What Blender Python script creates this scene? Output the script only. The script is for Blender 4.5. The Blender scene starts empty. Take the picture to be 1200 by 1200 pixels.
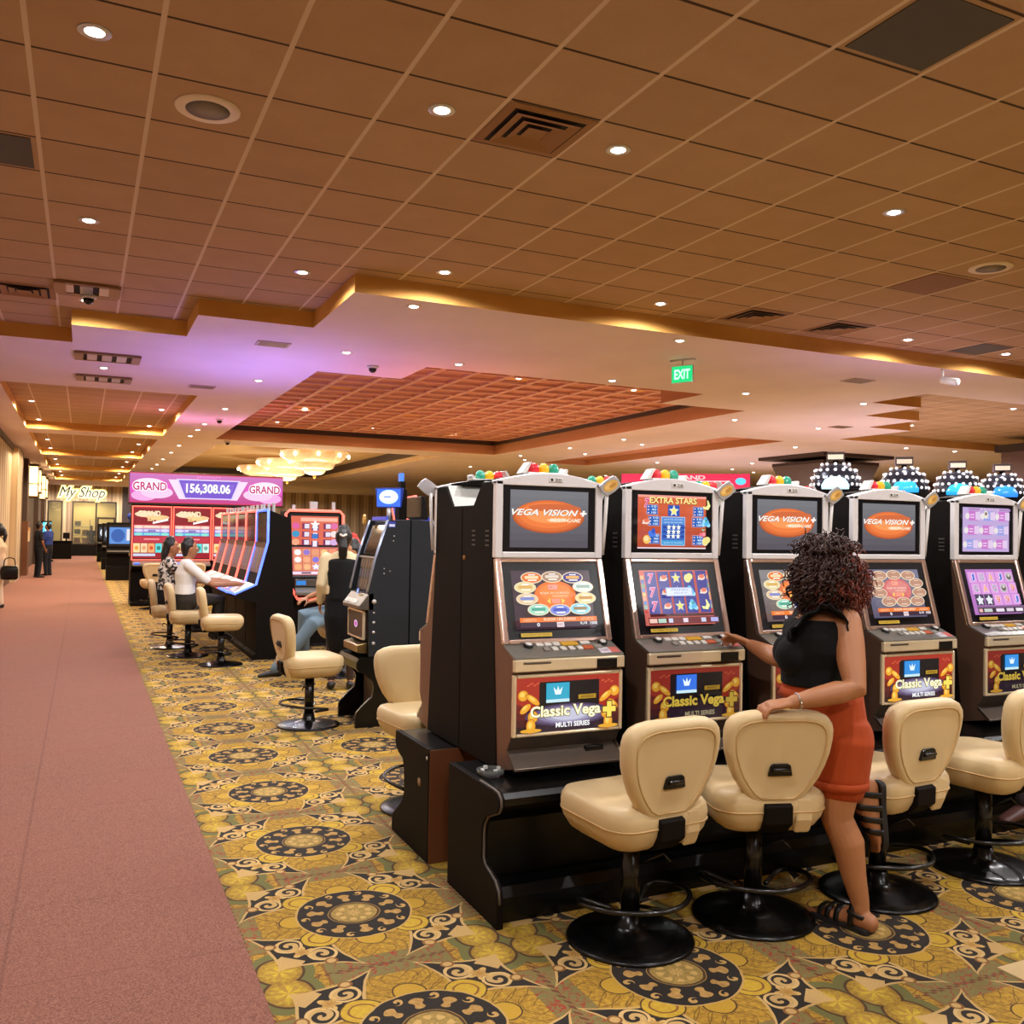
import bpy, bmesh, math, random
from math import sin, cos, pi, radians, sqrt, atan2
from mathutils import Vector, Matrix, Euler
V = Vector
random.seed(7)
SC = bpy.context.scene
COL = SC.collection
CAM_H = 1.593

# ---------------------------------------------------------------- colour / materials
def srgb(h):
    if isinstance(h, str):
        h = h.lstrip('#'); c = [int(h[i:i+2], 16)/255 for i in (0, 2, 4)]
    else:
        c = list(h)
    return tuple((x/12.92 if x <= .04045 else ((x+.055)/1.055)**2.4) for x in c)

MATS = {}
def mat(name, col='808080', rough=.5, metal=0., emit=None, es=0., spec=.5, coat=0., trans=0., alpha=1., bump=None, sheen=0.):
    if name in MATS: return MATS[name]
    m = bpy.data.materials.new(name); m.use_nodes = True
    b = m.node_tree.nodes['Principled BSDF']
    c = srgb(col) if isinstance(col, str) else col
    b.inputs['Base Color'].default_value = (*c, 1)
    b.inputs['Roughness'].default_value = rough
    b.inputs['Metallic'].default_value = metal
    b.inputs['Specular IOR Level'].default_value = spec
    b.inputs['Coat Weight'].default_value = coat
    b.inputs['Transmission Weight'].default_value = trans
    b.inputs['Alpha'].default_value = alpha
    b.inputs['Sheen Weight'].default_value = sheen
    if emit:
        b.inputs['Emission Color'].default_value = (*srgb(emit), 1)
        b.inputs['Emission Strength'].default_value = es
    if bump:
        scale, strength, dist = bump
        t = m.node_tree; tc = t.nodes.new('ShaderNodeTexCoord'); n = t.nodes.new('ShaderNodeTexNoise')
        n.inputs['Scale'].default_value = scale; n.inputs['Detail'].default_value = 3
        bp = t.nodes.new('ShaderNodeBump'); bp.inputs['Strength'].default_value = strength; bp.inputs['Distance'].default_value = dist
        t.links.new(tc.outputs['Object'], n.inputs['Vector']); t.links.new(n.outputs['Fac'], bp.inputs['Height'])
        t.links.new(bp.outputs['Normal'], b.inputs['Normal'])
    MATS[name] = m
    return m

def colmat(name, es, rough=.25):
    """a screen: shows the colour attribute 'Col' as its own light"""
    if name in MATS: return MATS[name]
    m = bpy.data.materials.new(name); m.use_nodes = True
    t = m.node_tree; b = t.nodes['Principled BSDF']
    a = t.nodes.new('ShaderNodeAttribute'); a.attribute_name = 'Col'
    if es > 0:
        b.inputs['Base Color'].default_value = (.01, .01, .012, 1)
        t.links.new(a.outputs['Color'], b.inputs['Emission Color'])
        b.inputs['Emission Strength'].default_value = es
    else:
        t.links.new(a.outputs['Color'], b.inputs['Base Color'])
    b.inputs['Roughness'].default_value = rough
    MATS[name] = m
    return m

# tiny expression language over shader math nodes
class E:
    tree = None
    def __init__(s, sock): s.s = sock
    @staticmethod
    def m(op, *a, clamp=False):
        n = E.tree.nodes.new('ShaderNodeMath'); n.operation = op; n.use_clamp = clamp
        for i, x in enumerate(a):
            if isinstance(x, E): E.tree.links.new(x.s, n.inputs[i])
            else: n.inputs[i].default_value = float(x)
        return E(n.outputs[0])
    def __add__(s, o): return E.m('ADD', s, o)
    __radd__ = __add__
    def __sub__(s, o): return E.m('SUBTRACT', s, o)
    def __rsub__(s, o): return E.m('SUBTRACT', o, s)
    def __mul__(s, o): return E.m('MULTIPLY', s, o)
    __rmul__ = __mul__
    def __truediv__(s, o): return E.m('DIVIDE', s, o)
    def abs(s): return E.m('ABSOLUTE', s)
    def lt(s, o): return E.m('LESS_THAN', s, o)
    def gt(s, o): return E.m('GREATER_THAN', s, o)
    def sin(s): return E.m('SINE', s)
    def cos(s): return E.m('COSINE', s)
    def floor(s): return E.m('FLOOR', s)
    def sqrt(s): return E.m('SQRT', s)
def emax(a, b): return E.m('MAXIMUM', a, b)
def emin(a, b): return E.m('MINIMUM', a, b)
def hyp(a, b): return (a*a+b*b).sqrt()
def step(x, e0, e1):   # smooth 0..1 between e0 and e1
    n = E.tree.nodes.new('ShaderNodeMapRange'); n.clamp = True
    E.tree.links.new(x.s, n.inputs[0]); n.inputs[1].default_value = e0; n.inputs[2].default_value = e1
    return E(n.outputs[0])
def mix(fac, a, b):
    n = E.tree.nodes.new('ShaderNodeMix'); n.data_type = 'RGBA'
    if isinstance(fac, E): E.tree.links.new(fac.s, n.inputs[0])
    else: n.inputs[0].default_value = fac
    for x, i in ((a, 6), (b, 7)):
        if isinstance(x, str): n.inputs[i].default_value = (*srgb(x), 1)
        elif isinstance(x, tuple): n.inputs[i].default_value = (*x, 1)
        else: E.tree.links.new(x.s, n.inputs[i])
    return E(n.outputs[2])
def noise(vec, scale, detail=2, rough=.5):
    n = E.tree.nodes.new('ShaderNodeTexNoise'); n.inputs['Scale'].default_value = scale
    n.inputs['Detail'].default_value = detail; n.inputs['Roughness'].default_value = rough
    E.tree.links.new(vec, n.inputs['Vector'])
    return E(n.outputs['Fac'])
def newmat(name, rough=.8):
    m = bpy.data.materials.new(name); m.use_nodes = True; E.tree = m.node_tree; MATS[name] = m
    b = m.node_tree.nodes['Principled BSDF']; b.inputs['Roughness'].default_value = rough
    tc = m.node_tree.nodes.new('ShaderNodeTexCoord')
    sp = m.node_tree.nodes.new('ShaderNodeSeparateXYZ'); m.node_tree.links.new(tc.outputs['Object'], sp.inputs[0])
    return m, b, tc.outputs['Object'], E(sp.outputs[0]), E(sp.outputs[1]), E(sp.outputs[2])
def wire(e, sock): E.tree.links.new(e.s, sock)
def bump(b, h, strength, dist):
    n = E.tree.nodes.new('ShaderNodeBump'); n.inputs['Strength'].default_value = strength; n.inputs['Distance'].default_value = dist
    wire(h, n.inputs['Height']); E.tree.links.new(n.outputs['Normal'], b.inputs['Normal'])

# ---------------------------------------------------------------- mesh builder
class MB:
    def __init__(s): s.v = []; s.f = []; s.mi = []; s.sm = []
    def add(s, vs, fs, mi=0, smooth=False):
        o = len(s.v); s.v += [tuple(x) for x in vs]
        for f in fs: s.f.append([o+i for i in f]); s.mi.append(mi); s.sm.append(smooth)
        return s
    def box(s, x0, x1, y0, y1, z0, z1, mi=0):
        vs = [(x, y, z) for z in (z0, z1) for y in (y0, y1) for x in (x0, x1)]
        return s.add(vs, [(0, 2, 3, 1), (4, 5, 7, 6), (0, 1, 5, 4), (2, 6, 7, 3), (0, 4, 6, 2), (1, 3, 7, 5)], mi)
    def prism(s, pts, a0, a1, axis='x', mi=0):
        """polygon extruded along an axis; pts are (y,z) for x, (x,z) for y, (x,y) for z"""
        def P(p, a):
            return {'x': (a, p[0], p[1]), 'y': (p[0], a, p[1]), 'z': (p[0], p[1], a)}[axis]
        n = len(pts); vs = [P(p, a0) for p in pts]+[P(p, a1) for p in pts]
        fs = [list(range(n))[::-1], list(range(n, 2*n))]+[(i, (i+1) % n, n+(i+1) % n, n+i) for i in range(n)]
        area = sum(pts[i][0]*pts[(i+1) % n][1]-pts[(i+1) % n][0]*pts[i][1] for i in range(n))
        if (area < 0) ^ (axis == 'y') ^ (a1 < a0): fs = [tuple(reversed(f)) for f in fs]
        return s.add(vs, fs, mi)
    def tube(s, pts, r, seg=10, mi=0, closed=False, caps=True):
        pts = [V(p) for p in pts]; n = len(pts)
        rs = r if isinstance(r, (list, tuple)) else [r]*n
        up = None; rings = []
        for i, p in enumerate(pts):
            a = pts[(i-1) % n] if (closed or i > 0) else p
            b = pts[(i+1) % n] if (closed or i < n-1) else p
            t = (b-a)
            t = t.normalized() if t.length > 1e-9 else V((0, 0, 1))
            if up is None: up = t.orthogonal().normalized()
            up = (up-t*up.dot(t)); up = up.normalized() if up.length > 1e-6 else t.orthogonal().normalized()
            w = t.cross(up)
            rings.append([p+(up*cos(2*pi*k/seg)+w*sin(2*pi*k/seg))*rs[i] for k in range(seg)])
        vs = [q for R in rings for q in R]; fs = []
        m = n if closed else n-1
        for i in range(m):
            j = (i+1) % n
            for k in range(seg):
                fs.append((i*seg+k, i*seg+(k+1) % seg, j*seg+(k+1) % seg, j*seg+k))
        if caps and not closed:
            fs.append(tuple(reversed(range(seg)))); fs.append(tuple((n-1)*seg+k for k in range(seg)))
        return s.add(vs, fs, mi, True)
    def lathe(s, prof, c=(0, 0, 0), seg=24, mi=0, smooth=True, sx=1, sy=1):
        """prof = (r,z) list from bottom to top around the z axis"""
        vs = []; fs = []; n = len(prof)
        for (r, z) in prof:
            vs += [(c[0]+r*sx*cos(2*pi*k/seg), c[1]+r*sy*sin(2*pi*k/seg), c[2]+z) for k in range(seg)]
        for i in range(n-1):
            for k in range(seg): fs.append((i*seg+k, i*seg+(k+1) % seg, (i+1)*seg+(k+1) % seg, (i+1)*seg+k))
        if prof[0][0] > 1e-6: fs.append(tuple(reversed(range(seg))))
        if prof[-1][0] > 1e-6: fs.append(tuple((n-1)*seg+k for k in range(seg)))
        return s.add(vs, fs, mi, smooth)
    def ball(s, c, r, mi=0, seg=16, rings=10):
        rx, ry, rz = r if isinstance(r, (tuple, list)) else (r, r, r)
        prof = [(max(1e-4, cos(-pi/2+pi*i/rings)), sin(-pi/2+pi*i/rings)*rz) for i in range(rings+1)]
        return s.lathe([(a, z) for a, z in prof], c, seg, mi, True, rx, ry)
    def loft(s, pts, radii, side=(1, 0, 0), seg=16, mi=0, cap=True):
        """elliptical loft with rounded ends; radii (a,b): a lies along `side`"""
        pts = [V(p) for p in pts]; radii = [(r, r) if not isinstance(r, (tuple, list)) else r for r in radii]
        n = len(pts); side = V(side)
        P = []; Rr = []; T = []
        for i in range(n):
            t = (pts[min(i+1, n-1)]-pts[max(i-1, 0)]).normalized(); T.append(t)
        seq = []
        if cap:
            for a in (80, 60, 35): seq.append((pts[0]-T[0]*min(radii[0])*sin(radians(a)), (radii[0][0]*cos(radians(a)), radii[0][1]*cos(radians(a))), T[0]))
        for i in range(n): seq.append((pts[i], radii[i], T[i]))
        if cap:
            for a in (35, 60, 80): seq.append((pts[-1]+T[-1]*min(radii[-1])*sin(radians(a)), (radii[-1][0]*cos(radians(a)), radii[-1][1]*cos(radians(a))), T[-1]))
        vs = []; fs = []
        for p, (ra, rb), t in seq:
            u = side-t*side.dot(t)
            if u.length < 1e-4: u = t.orthogonal()
            u.normalize(); w = t.cross(u)
            vs += [p+u*(ra*cos(2*pi*k/seg))+w*(rb*sin(2*pi*k/seg)) for k in range(seg)]
        m = len(seq)
        for i in range(m-1):
            for k in range(seg): fs.append((i*seg+k, i*seg+(k+1) % seg, (i+1)*seg+(k+1) % seg, (i+1)*seg+k))
        fs.append(tuple(reversed(range(seg)))); fs.append(tuple((m-1)*seg+k for k in range(seg)))
        return s.add(vs, fs, mi, True)
    def rings(s, outline, levels, plane='xy', mi=0, smooth=True):
        """closed soft body: outline (2d), levels = (scale, height) stacked"""
        n = len(outline); vs = []; fs = []
        for sc, hgt in levels:
            for (a, b) in outline:
                vs.append({'xy': (a*sc, b*sc, hgt), 'xz': (a*sc, hgt, b*sc)}[plane])
        m = len(levels)
        for i in range(m-1):
            for k in range(n): fs.append((i*n+k, i*n+(k+1) % n, (i+1)*n+(k+1) % n, (i+1)*n+k))
        fs.append(tuple(reversed(range(n)))); fs.append(tuple((m-1)*n+k for k in range(n)))
        return s.add(vs, fs, mi, smooth)
    def xf(s, M):
        s.v = [tuple(M @ V(p)) for p in s.v]; return s
    def mesh(s, name):
        me = bpy.data.meshes.new(name); me.from_pydata(s.v, [], s.f); me.update()
        for p, i, sm in zip(me.polygons, s.mi, s.sm): p.material_index = i; p.use_smooth = sm
        bm = bmesh.new(); bm.from_mesh(me); bmesh.ops.recalc_face_normals(bm, faces=bm.faces); bm.to_mesh(me); bm.free()
        return me
    def build(s, name, m, parent=None, bev=0, **kw):
        me = s.mesh(name)
        for x in (m if isinstance(m, (list, tuple)) else [m]): me.materials.append(x)
        return link(name, me, parent, bev, **kw)

def link(name, me, parent=None, bev=0, loc=None, rot=None, label=None, kind=None):
    o = bpy.data.objects.new(name, me); COL.objects.link(o)
    if parent is not None: o.parent = parent
    if loc is not None: o.location = loc
    if rot is not None: o.rotation_euler = rot
    if bev:
        b = o.modifiers.new('Bevel', 'BEVEL'); b.width = bev; b.segments = 2; b.limit_method = 'ANGLE'; b.angle_limit = radians(40)
    if label: o['label'] = label
    if kind: o['kind'] = kind
    return o
def thing(name, label, cat, loc=(0, 0, 0), rz=0, group=None):
    o = bpy.data.objects.new(name, None); COL.objects.link(o); o.empty_display_size = .1
    o.location = loc; o.rotation_euler = (0, 0, rz); o['label'] = label; o['category'] = cat
    if group: o['group'] = group
    return o
def tag(o, label, cat, group=None):
    o['label'] = label; o['category'] = cat
    if group: o['group'] = group
    return o
def struct(o): o['kind'] = 'structure'; return o
def dup(root, loc, rz, label, group=None, skip=()):
    def rec(o, parent):
        c = o.copy(); COL.objects.link(c)
        if parent is not None: c.parent = parent
        for ch in list(o.children):
            if ch.name.split('.')[0] not in skip: rec(ch, c)
        return c
    r = rec(root, None); r.location = loc; r.rotation_euler = (0, 0, rz); r['label'] = label
    if group: r['group'] = group
    return r
def catmull(pts, n=6, closed=False):
    pts = [V(p) for p in pts]; N = len(pts); out = []
    for i in range(N if closed else N-1):
        p0, p1, p2, p3 = [pts[(i+k) % N] if closed else pts[max(0, min(N-1, i+k))] for k in (-1, 0, 1, 2)]
        for j in range(n):
            t = j/n
            out.append(.5*((2*p1)+(p2-p0)*t+(2*p0-5*p1+4*p2-p3)*t*t+(3*p1-p0-3*p2+p3)*t**3))
    if not closed: out.append(pts[-1])
    return out
def rrect(w, h, r, n=5):
    out = []
    for cx, cy, a0 in ((w/2-r, h/2-r, 0), (-w/2+r, h/2-r, 90), (-w/2+r, -h/2+r, 180), (w/2-r, -h/2+r, 270)):
        for k in range(n+1):
            a = radians(a0+90*k/n); out.append((cx+r*cos(a), cy+r*sin(a)))
    return out

# ---------------------------------------------------------------- flat artwork (screens, signs)
_TXT = {}
def text_tris(s, off=0., shear=0.):
    key = (s, off, shear)
    if key in _TXT: return _TXT[key]
    c = bpy.data.curves.new('t', 'FONT'); c.body = s; c.size = 1; c.offset = off; c.shear = shear; c.resolution_u = 3
    o = bpy.data.objects.new('t', c); COL.objects.link(o)
    me = o.to_mesh(); me.calc_loop_triangles()
    vs = [(v.co.x, v.co.y) for v in me.vertices]; tr = [tuple(t.vertices) for t in me.loop_triangles]
    o.to_mesh_clear(); bpy.data.objects.remove(o); bpy.data.curves.remove(c)
    xs = [v[0] for v in vs]; ys = [v[1] for v in vs]; x0, x1, y0, y1 = min(xs), max(xs), min(ys), max(ys)
    vs = [((x-x0)/(x1-x0), (y-y0)/(y1-y0)) for x, y in vs]
    _TXT[key] = (vs, tr); return _TXT[key]
class Art:
    """layered coloured shapes on an upright plane (x right, z up), facing -y"""
    def __init__(s, w, h, step=.0005): s.w, s.h, s.st = w, h, step; s.v = []; s.f = []; s.c = []; s.layer = 0
    def poly(s, pts, col, up=1):
        s.layer += up; o = len(s.v)
        s.v += [(x*s.w, -s.layer*s.st, z*s.h) for x, z in pts]; s.f.append(list(range(o, o+len(pts)))); s.c.append(srgb(col) if isinstance(col, str) else col); return s
    def rect(s, x0, z0, x1, z1, col, up=1): return s.poly([(x0, z0), (x1, z0), (x1, z1), (x0, z1)], col, up)
    def grad(s, x0, z0, x1, z1, c0, c1, n=8, vert=True):
        a, b = srgb(c0), srgb(c1)
        for i in range(n):
            t = i/(n-1); c = tuple(a[k]*(1-t)+b[k]*t for k in range(3))
            if vert: s.rect(x0, z0+(z1-z0)*i/n, x1, z0+(z1-z0)*(i+1)/n, c, 1 if i == 0 else 0)
            else: s.rect(x0+(x1-x0)*i/n, z0, x0+(x1-x0)*(i+1)/n, z1, c, 1 if i == 0 else 0)
        return s
    def ell(s, cx, cz, rx, rz, col, n=28, up=1, rot=0):
        return s.poly([(cx+(rx*cos(2*pi*k/n)*cos(rot)-rz*sin(2*pi*k/n)*sin(rot)), cz+(rx*cos(2*pi*k/n)*sin(rot)+rz*sin(2*pi*k/n)*cos(rot))) for k in range(n)], col, up)
    def star(s, cx, cz, r, col, up=1, k=.45, asp=None):
        a = asp or s.w/s.h
        return s.poly([(cx+(r if i % 2 == 0 else r*k)*sin(pi*i/5), cz+a*(r if i % 2 == 0 else r*k)*cos(pi*i/5)) for i in range(10)], col, up)
    def text(s, t, x0, z0, x1, z1, col, off=.01, shear=0., up=1):
        s.layer += up; vs, tr = text_tris(t, off, shear); o = len(s.v)
        s.v += [((x0+(x1-x0)*x)*s.w, -s.layer*s.st, (z0+(z1-z0)*y)*s.h) for x, y in vs]
        c = srgb(col) if isinstance(col, str) else col
        for f in tr: s.f.append([o+i for i in f]); s.c.append(c)
        return s
    def mesh(s, name, m):
        me = bpy.data.meshes.new(name); me.from_pydata(s.v, [], s.f); me.update()
        at = me.color_attributes.new('Col', 'FLOAT_COLOR', 'CORNER')
        for p, c in zip(me.polygons, s.c):
            for li in p.loop_indices: at.data[li].color = (*c, 1)
            if p.normal.y > 0: p.flip()
        me.materials.append(m); return me
# ---------------------------------------------------------------- materials
black = mat('black_laminate', '120d0a', .62, spec=.1, bump=(60, .05, .002))
black_gloss = mat('black_gloss', '070707', .26, spec=.4)
black_metal = mat('black_metal', '0d0c0c', .25, spec=.6)
bezel_m = mat('bezel_black', '0c0b10', .3)
chrome = mat('chrome', 'd8d4d0', .12, 1.)
chrome_gold = mat('brassy_chrome', 'f0dfbc', .2, .5)
silver = mat('silver_paint', 'c4c2c4', .35, .55)
silver_plate = mat('speckled_silver_plate', 'b9bab4', .55, .3, bump=(130, .5, .003))
steel_dark = mat('dark_steel', '77716a', .32, .85)
deck_m = mat('deck_grey', '8c8c84', .35, .6)
cream = mat('cream_vinyl', 'cfb585', .42, bump=(220, .08, .001), sheen=.1)
cream_seam = mat('cream_piping', 'c2a06a', .5)
wood = mat('brown_board', '6b3e22', .5, bump=(30, .1, .002))
white_pl = mat('white_plastic', 'd9d6d2', .4)
gold_pl = mat('gold_card', 'd8a850', .5)
glow_white = mat('lamp_glow', 'ffffff', .5, emit='fff2e4', es=14.)
ink = mat('dark_ink', '2a2622', .6)
glassy = mat('clear_glass', 'e8f0ee', .05, trans=.9)
screen_on = colmat('screen_light', 1.05)
screen_dim = colmat('screen_light_dim', .55)
screen_hot = colmat('screen_light_bright', 1.7)
printed = colmat('printed_colour', 0, .45)
skin = mat('skin', 'a87049', .5, bump=(90, .04, .001))
skin_light = mat('skin_pale', 'c99a78', .5)
skin_dark = mat('skin_deep', '7a4e38', .5)
led_red = mat('red_edge_light', 'ff6050', .4, emit='ff6a58', es=1.6)
led_blue = mat('blue_edge_light', '5070ff', .4, emit='5a78ff', es=1.8)

def tile_material(name, base, dark, seam_c, x0, y0, step_, var=.25):
    m, b, vec, X, Y, Z = newmat(name, .85)
    fx = (X-x0)/step_; fy = (Y-y0)/step_
    cx, cy = fx.floor(), fy.floor(); u, v = fx-cx, fy-cy
    wn = E.tree.nodes.new('ShaderNodeTexWhiteNoise'); wn.noise_dimensions = '2D'
    cm = E.tree.nodes.new('ShaderNodeCombineXYZ'); wire(cx, cm.inputs[0]); wire(cy, cm.inputs[1])
    E.tree.links.new(cm.outputs[0], wn.inputs['Vector'])
    rnd = E(wn.outputs['Value'])
    n1 = noise(vec, 3.2, 4); n2 = noise(vec, 40, 3)
    c = mix(n1*.5+rnd*var+n2*.25-.05, base, dark)
    ex = emin(u, 1-u); ey = emin(v, 1-v)
    c = mix(ex.lt(.022), c, seam_c)                    # face of the tee along the room, painted pale for caught light
    c = mix((ey.lt(.016))*(ex.gt(.022)), c, '3b2415')      # shade of the reveal across, painted dark
    wire(c, b.inputs['Base Color'])
    h = emax(ex.lt(.02), 0)+n2*.12-ey.lt(.016)*.6*(ex.gt(.02))
    bump(b, h, .5, .006)
    return m
tile_m = tile_material('brown_ceiling_tile', 'bd9c7c', 'a17f5c', 'd2bca6', -.3186, .372, .61)
tile_red = tile_material('reddish_ceiling_tile', 'd09274', 'bc7c5c', 'dcb6a4', -.3186, .372, .61)

def plain_noise(name, a, b_, sc, rough=.85, bs=.1, bd=.003):
    m, b, vec, X, Y, Z = newmat(name, rough)
    wire(mix(step(noise(vec, sc, 4), .3, .7), a, b_), b.inputs['Base Color'])
    bump(b, noise(vec, sc*12, 2), bs, bd)
    return m
soffit_m = plain_noise('soffit_paint', 'e6d8e2', 'dccdd8', .8)
fascia_m = plain_noise('gold_fascia_paint', 'd6a254', 'c48d44', 1.2)
cream_ceiling = plain_noise('cream_coffer_paint', 'd9bd93', 'c9a97e', 1.)
crown_m = mat('dark_crown', '33231f', .5)
purplewall = mat('mauve_wall', '8d6f6a', .8)

def stripe_mat():
    m, b, vec, X, Y, Z = newmat('striped_wallpaper', .8)
    s = X+Y
    a = (s*9.).sin(); c = (s*31.).sin()
    f = step(a*.6+c*.4, -.7, .7)
    wire(mix(f, '8d7660', 'cdb694'), b.inputs['Base Color'])
    return m
stripes = stripe_mat()

def rust_mat():
    m, b, vec, X, Y, Z = newmat('rust_carpet_pile', .95)
    n1 = noise(vec, 160, 3, .7); n2 = noise(vec, 1.3, 3); n3 = noise(vec, 420, 1)
    c = mix(step(n1*.7+n3*.3, .36, .64), '5a2e24', 'a4705c')
    c = mix(step(n2, .35, .7)*.35, c, '8d5346')
    # seams of the carpet widths
    sx = ((X+.22).abs()).lt(.006)
    fy = Y/.72; sy = (fy-fy.floor()).lt(.009)
    c = mix(emax(sx*.35, sy*.4), c, '5b332c')
    wire(c, b.inputs['Base Color'])
    bump(b, n1+n3*.6, .5, .006)
    return m
rust = rust_mat()

def carpet_mat():
    """gold patterned carpet: dark medallions with leaves, scroll clusters, fruit and coral sprays"""
    m, b, vec, X, Y, Z = newmat('gold_medallion_carpet', .95)
    PX, PY, CX, CY = .94, .966, 1.065, 3.76
    fx = (X-CX)/PX+.5; fy = (Y-CY)/PY+.5
    u0 = (fx-fx.floor()-.5)*PX; v0 = (fy-fy.floor()-.5)*PY
    w1 = noise(vec, 9, 2)-.5; w2 = noise(vec, 11.3, 2)-.5
    u = u0+w1*.018; v = v0+w2*.018
    au, av = u.abs(), v.abs()
    r = hyp(u, v); th = E.m('ARCTAN2', v, u)
    fine = noise(vec, 55, 3); finer = noise(vec, 240, 2)
    GOLD, GOLD2, LINE, NAVY, TAN, OLIVE, RED, YEL, RUSTY = 'c69c2c', '9c7222', '4a3012', '100f10', 'cda868', '6e6c38', 'a03e28', 'd6b430', '8a5a26'
    c = mix(step(fine, .35, .65), GOLD, GOLD2)
    # thin drawn scroll lines over the gold
    ln = ((hyp(au-.36, av-.02)*70.).sin()).abs().lt(.13)
    ln2 = ((hyp(au-.02, av-.36)*70.).sin()).abs().lt(.13)
    c = mix(emax(ln, ln2)*.7, c, LINE)
    # olive strips with coral near the cell borders
    edge = emax(au/PX, av/PY)
    strip = (edge+(au*av)*.0).gt(.415+0)
    along = emin(au, av)
    strip = strip*(along.lt(.235))
    c = mix(strip, c, mix(fine, OLIVE, '8f7c48'))
    coral = noise(vec, 26, 1)
    c = mix(strip*((coral-.5).abs().lt(.022))*(along.lt(.2)), c, RED)
    c = mix(strip*(along.gt(.225)), c, RUSTY)
    # braid on the seam
    br = (edge.gt(.489))*(((u+v)*160.).sin().gt(0))
    c = mix(br, c, '6b3a22')
    # fruit in the corners
    pu, pv = au-.385, av-.40
    fr = hyp(pu, pv*.85)
    c = mix(fr.lt(.125), c, OLIVE)
    c = mix(fr.lt(.085), c, mix(step(fr+(fine-.5)*.12, .02, .08), YEL, '9a7428'))
    c = mix(((fr-.085).abs()).lt(.005), c, LINE); c = mix((((E.m('ARCTAN2', pv, pu)*6.).sin()).gt(.2))*(fr.lt(.05)), c, 'b08a34')
    # scroll clusters
    q1 = (au-.268)*.7071+(av-.268)*.7071; q2 = (au-.268)*.7071-(av-.268)*.7071   # q1 outward
    dm = E.m('POWER', E.m('POWER', q1.abs()*.78+.0005, .72)+E.m('POWER', q2.abs()*.5+.0005, .72), 1.39)
    cl = dm.lt(.128)
    cl = cl*(1-(q2.abs().lt(.05))*(q1.gt(.07)))
    c = mix(dm.lt(.142), c, TAN)
    c = mix(cl, c, NAVY)
    s2 = q2.abs()-.075
    sr = hyp(q1+.008, s2); sa = E.m('ARCTAN2', q1+.008, s2)
    spiral = (sa+sr*150.).sin().gt(-.15)
    c = mix((sr.lt(.052))*spiral, c, TAN)
    c = mix((((sr-.05).abs()).lt(.006)), c, 'dcb878')
    s3 = hyp((q2.abs()-.135), q1-.03)
    c = mix((s3.lt(.026)), c, RUSTY); c = mix((s3.lt(.017)), c, TAN)
    fa = E.m('ARCTAN2', q1, q2); frd = hyp(q1-.01, q2)
    fl = frd.lt(.035+.012*((fa*5.).sin()))
    c = mix(fl, c, mix(step(frd, .005, .04), 'b98a3c', 'dcb46a'))
    c = mix(fl*(((fa*5.).sin().abs()).lt(.16)), c, RUSTY)
    # lobes round the medallion
    lb = hyp(au-.185, av-.185)
    c = mix(lb.lt(.078), c, LINE); c = mix(lb.lt(.072), c, mix(step(fine, .3, .7), GOLD, YEL))
    c = mix(((lb-.045).abs()).lt(.004), c, RUSTY)
    ax = emin(hyp(au-.25, av), hyp(au, av-.25))
    c = mix(ax.lt(.062), c, LINE); c = mix(ax.lt(.056), c, GOLD)
    # medallion
    c = mix(r.lt(.243), c, 'c9a25e'); c = mix(r.lt(.235), c, NAVY)
    k = 10.
    ph = (th*(k/(2*pi))); ph = (ph-ph.floor()-.5)*(2*pi/k)         # angle inside one petal
    lx, ly = r*ph.cos()-.168, r*ph.sin()
    leaf = hyp(lx*.62, ly).lt(.0215+.006*((lx*130.).sin()))
    c = mix(leaf, c, mix(step(fine, .3, .7), 'c9a05a', 'a87d3c'))
    ph2 = (th*(k/(2*pi))+.5); ph2 = (ph2-ph2.floor()-.5)*(2*pi/k)
    cx2, cy2 = r*ph2.cos()-.205, r*ph2.sin()
    cr = hyp(cx2, cy2); ca = E.m('ARCTAN2', cy2, cx2)
    c = mix(cr.lt(.021)*((ca+cr*190.).sin().gt(-.1)), c, 'c9a05a')
    c = mix(r.lt(.108), c, 'b08c48'); c = mix(r.lt(.098), c, mix(step(fine, .3, .7), '8f7a40', 'b89448'))
    fl2 = ((r*120.).sin()+(th*9.).sin()*1.1).gt(.55)
    c = mix(r.lt(.075)*fl2, c, 'd0aa62')
    c = mix((((r-.1)).abs()).lt(.005), c, LINE)
    c = mix(step(finer, .3, .75)*.3, c, '4a3519')
    c = mix(step(noise(vec, .7, 2), .4, .75)*.18, c, '4a3519')
    wire(c, b.inputs['Base Color'])
    bump(b, finer+fine*.4, .45, .005)
    return m
carpet = carpet_mat()
marble = plain_noise('beige_floor_tile', 'd9bf8e', 'c7a976', 6, .3, .02, .001)

# ---------------------------------------------------------------- the room
LW, RW, Y0, Y1 = -1.87, 30., -7., 56.
def slab(name, x0, x1, y0, y1, z0, z1, m, kind='structure', bev=0):
    o = MB().box(x0, x1, y0, y1, z0, z1).build(name, m, None, bev); o['kind'] = kind; return o
slab('floor', .6, RW+.3, Y0-.3, Y1+.3, -.12, 0, carpet)
slab('floor_runner', LW-.3, .6, Y0-.3, Y1+.3, -.12, .004, rust)
fm = MB()
for i in range(6):
    for j in range(14):
        x0, y1 = 3.13+.6*i, 2.345-.6*j
        fm.box(x0+.002, x0+.598, y1-.598, y1-.002, -.05, .004)
fm.build('floor_tiles', marble, None, .002, kind='structure')
slab('wall_left', LW-.25, LW, Y0, 30.9, 0, 4.6, stripes)
slab('wall_left_far', LW-.25, LW-.02, 30.9, Y1, 0, 4.6, mat('dark_panel_wall', '4c3a30', .6))
slab('wall_back', LW-.25, RW+.25, Y0-.25, Y0, 0, 4.6, stripes)
slab('wall_right', RW, RW+.25, Y0, Y1, 0, 4.6, purplewall)
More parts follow.
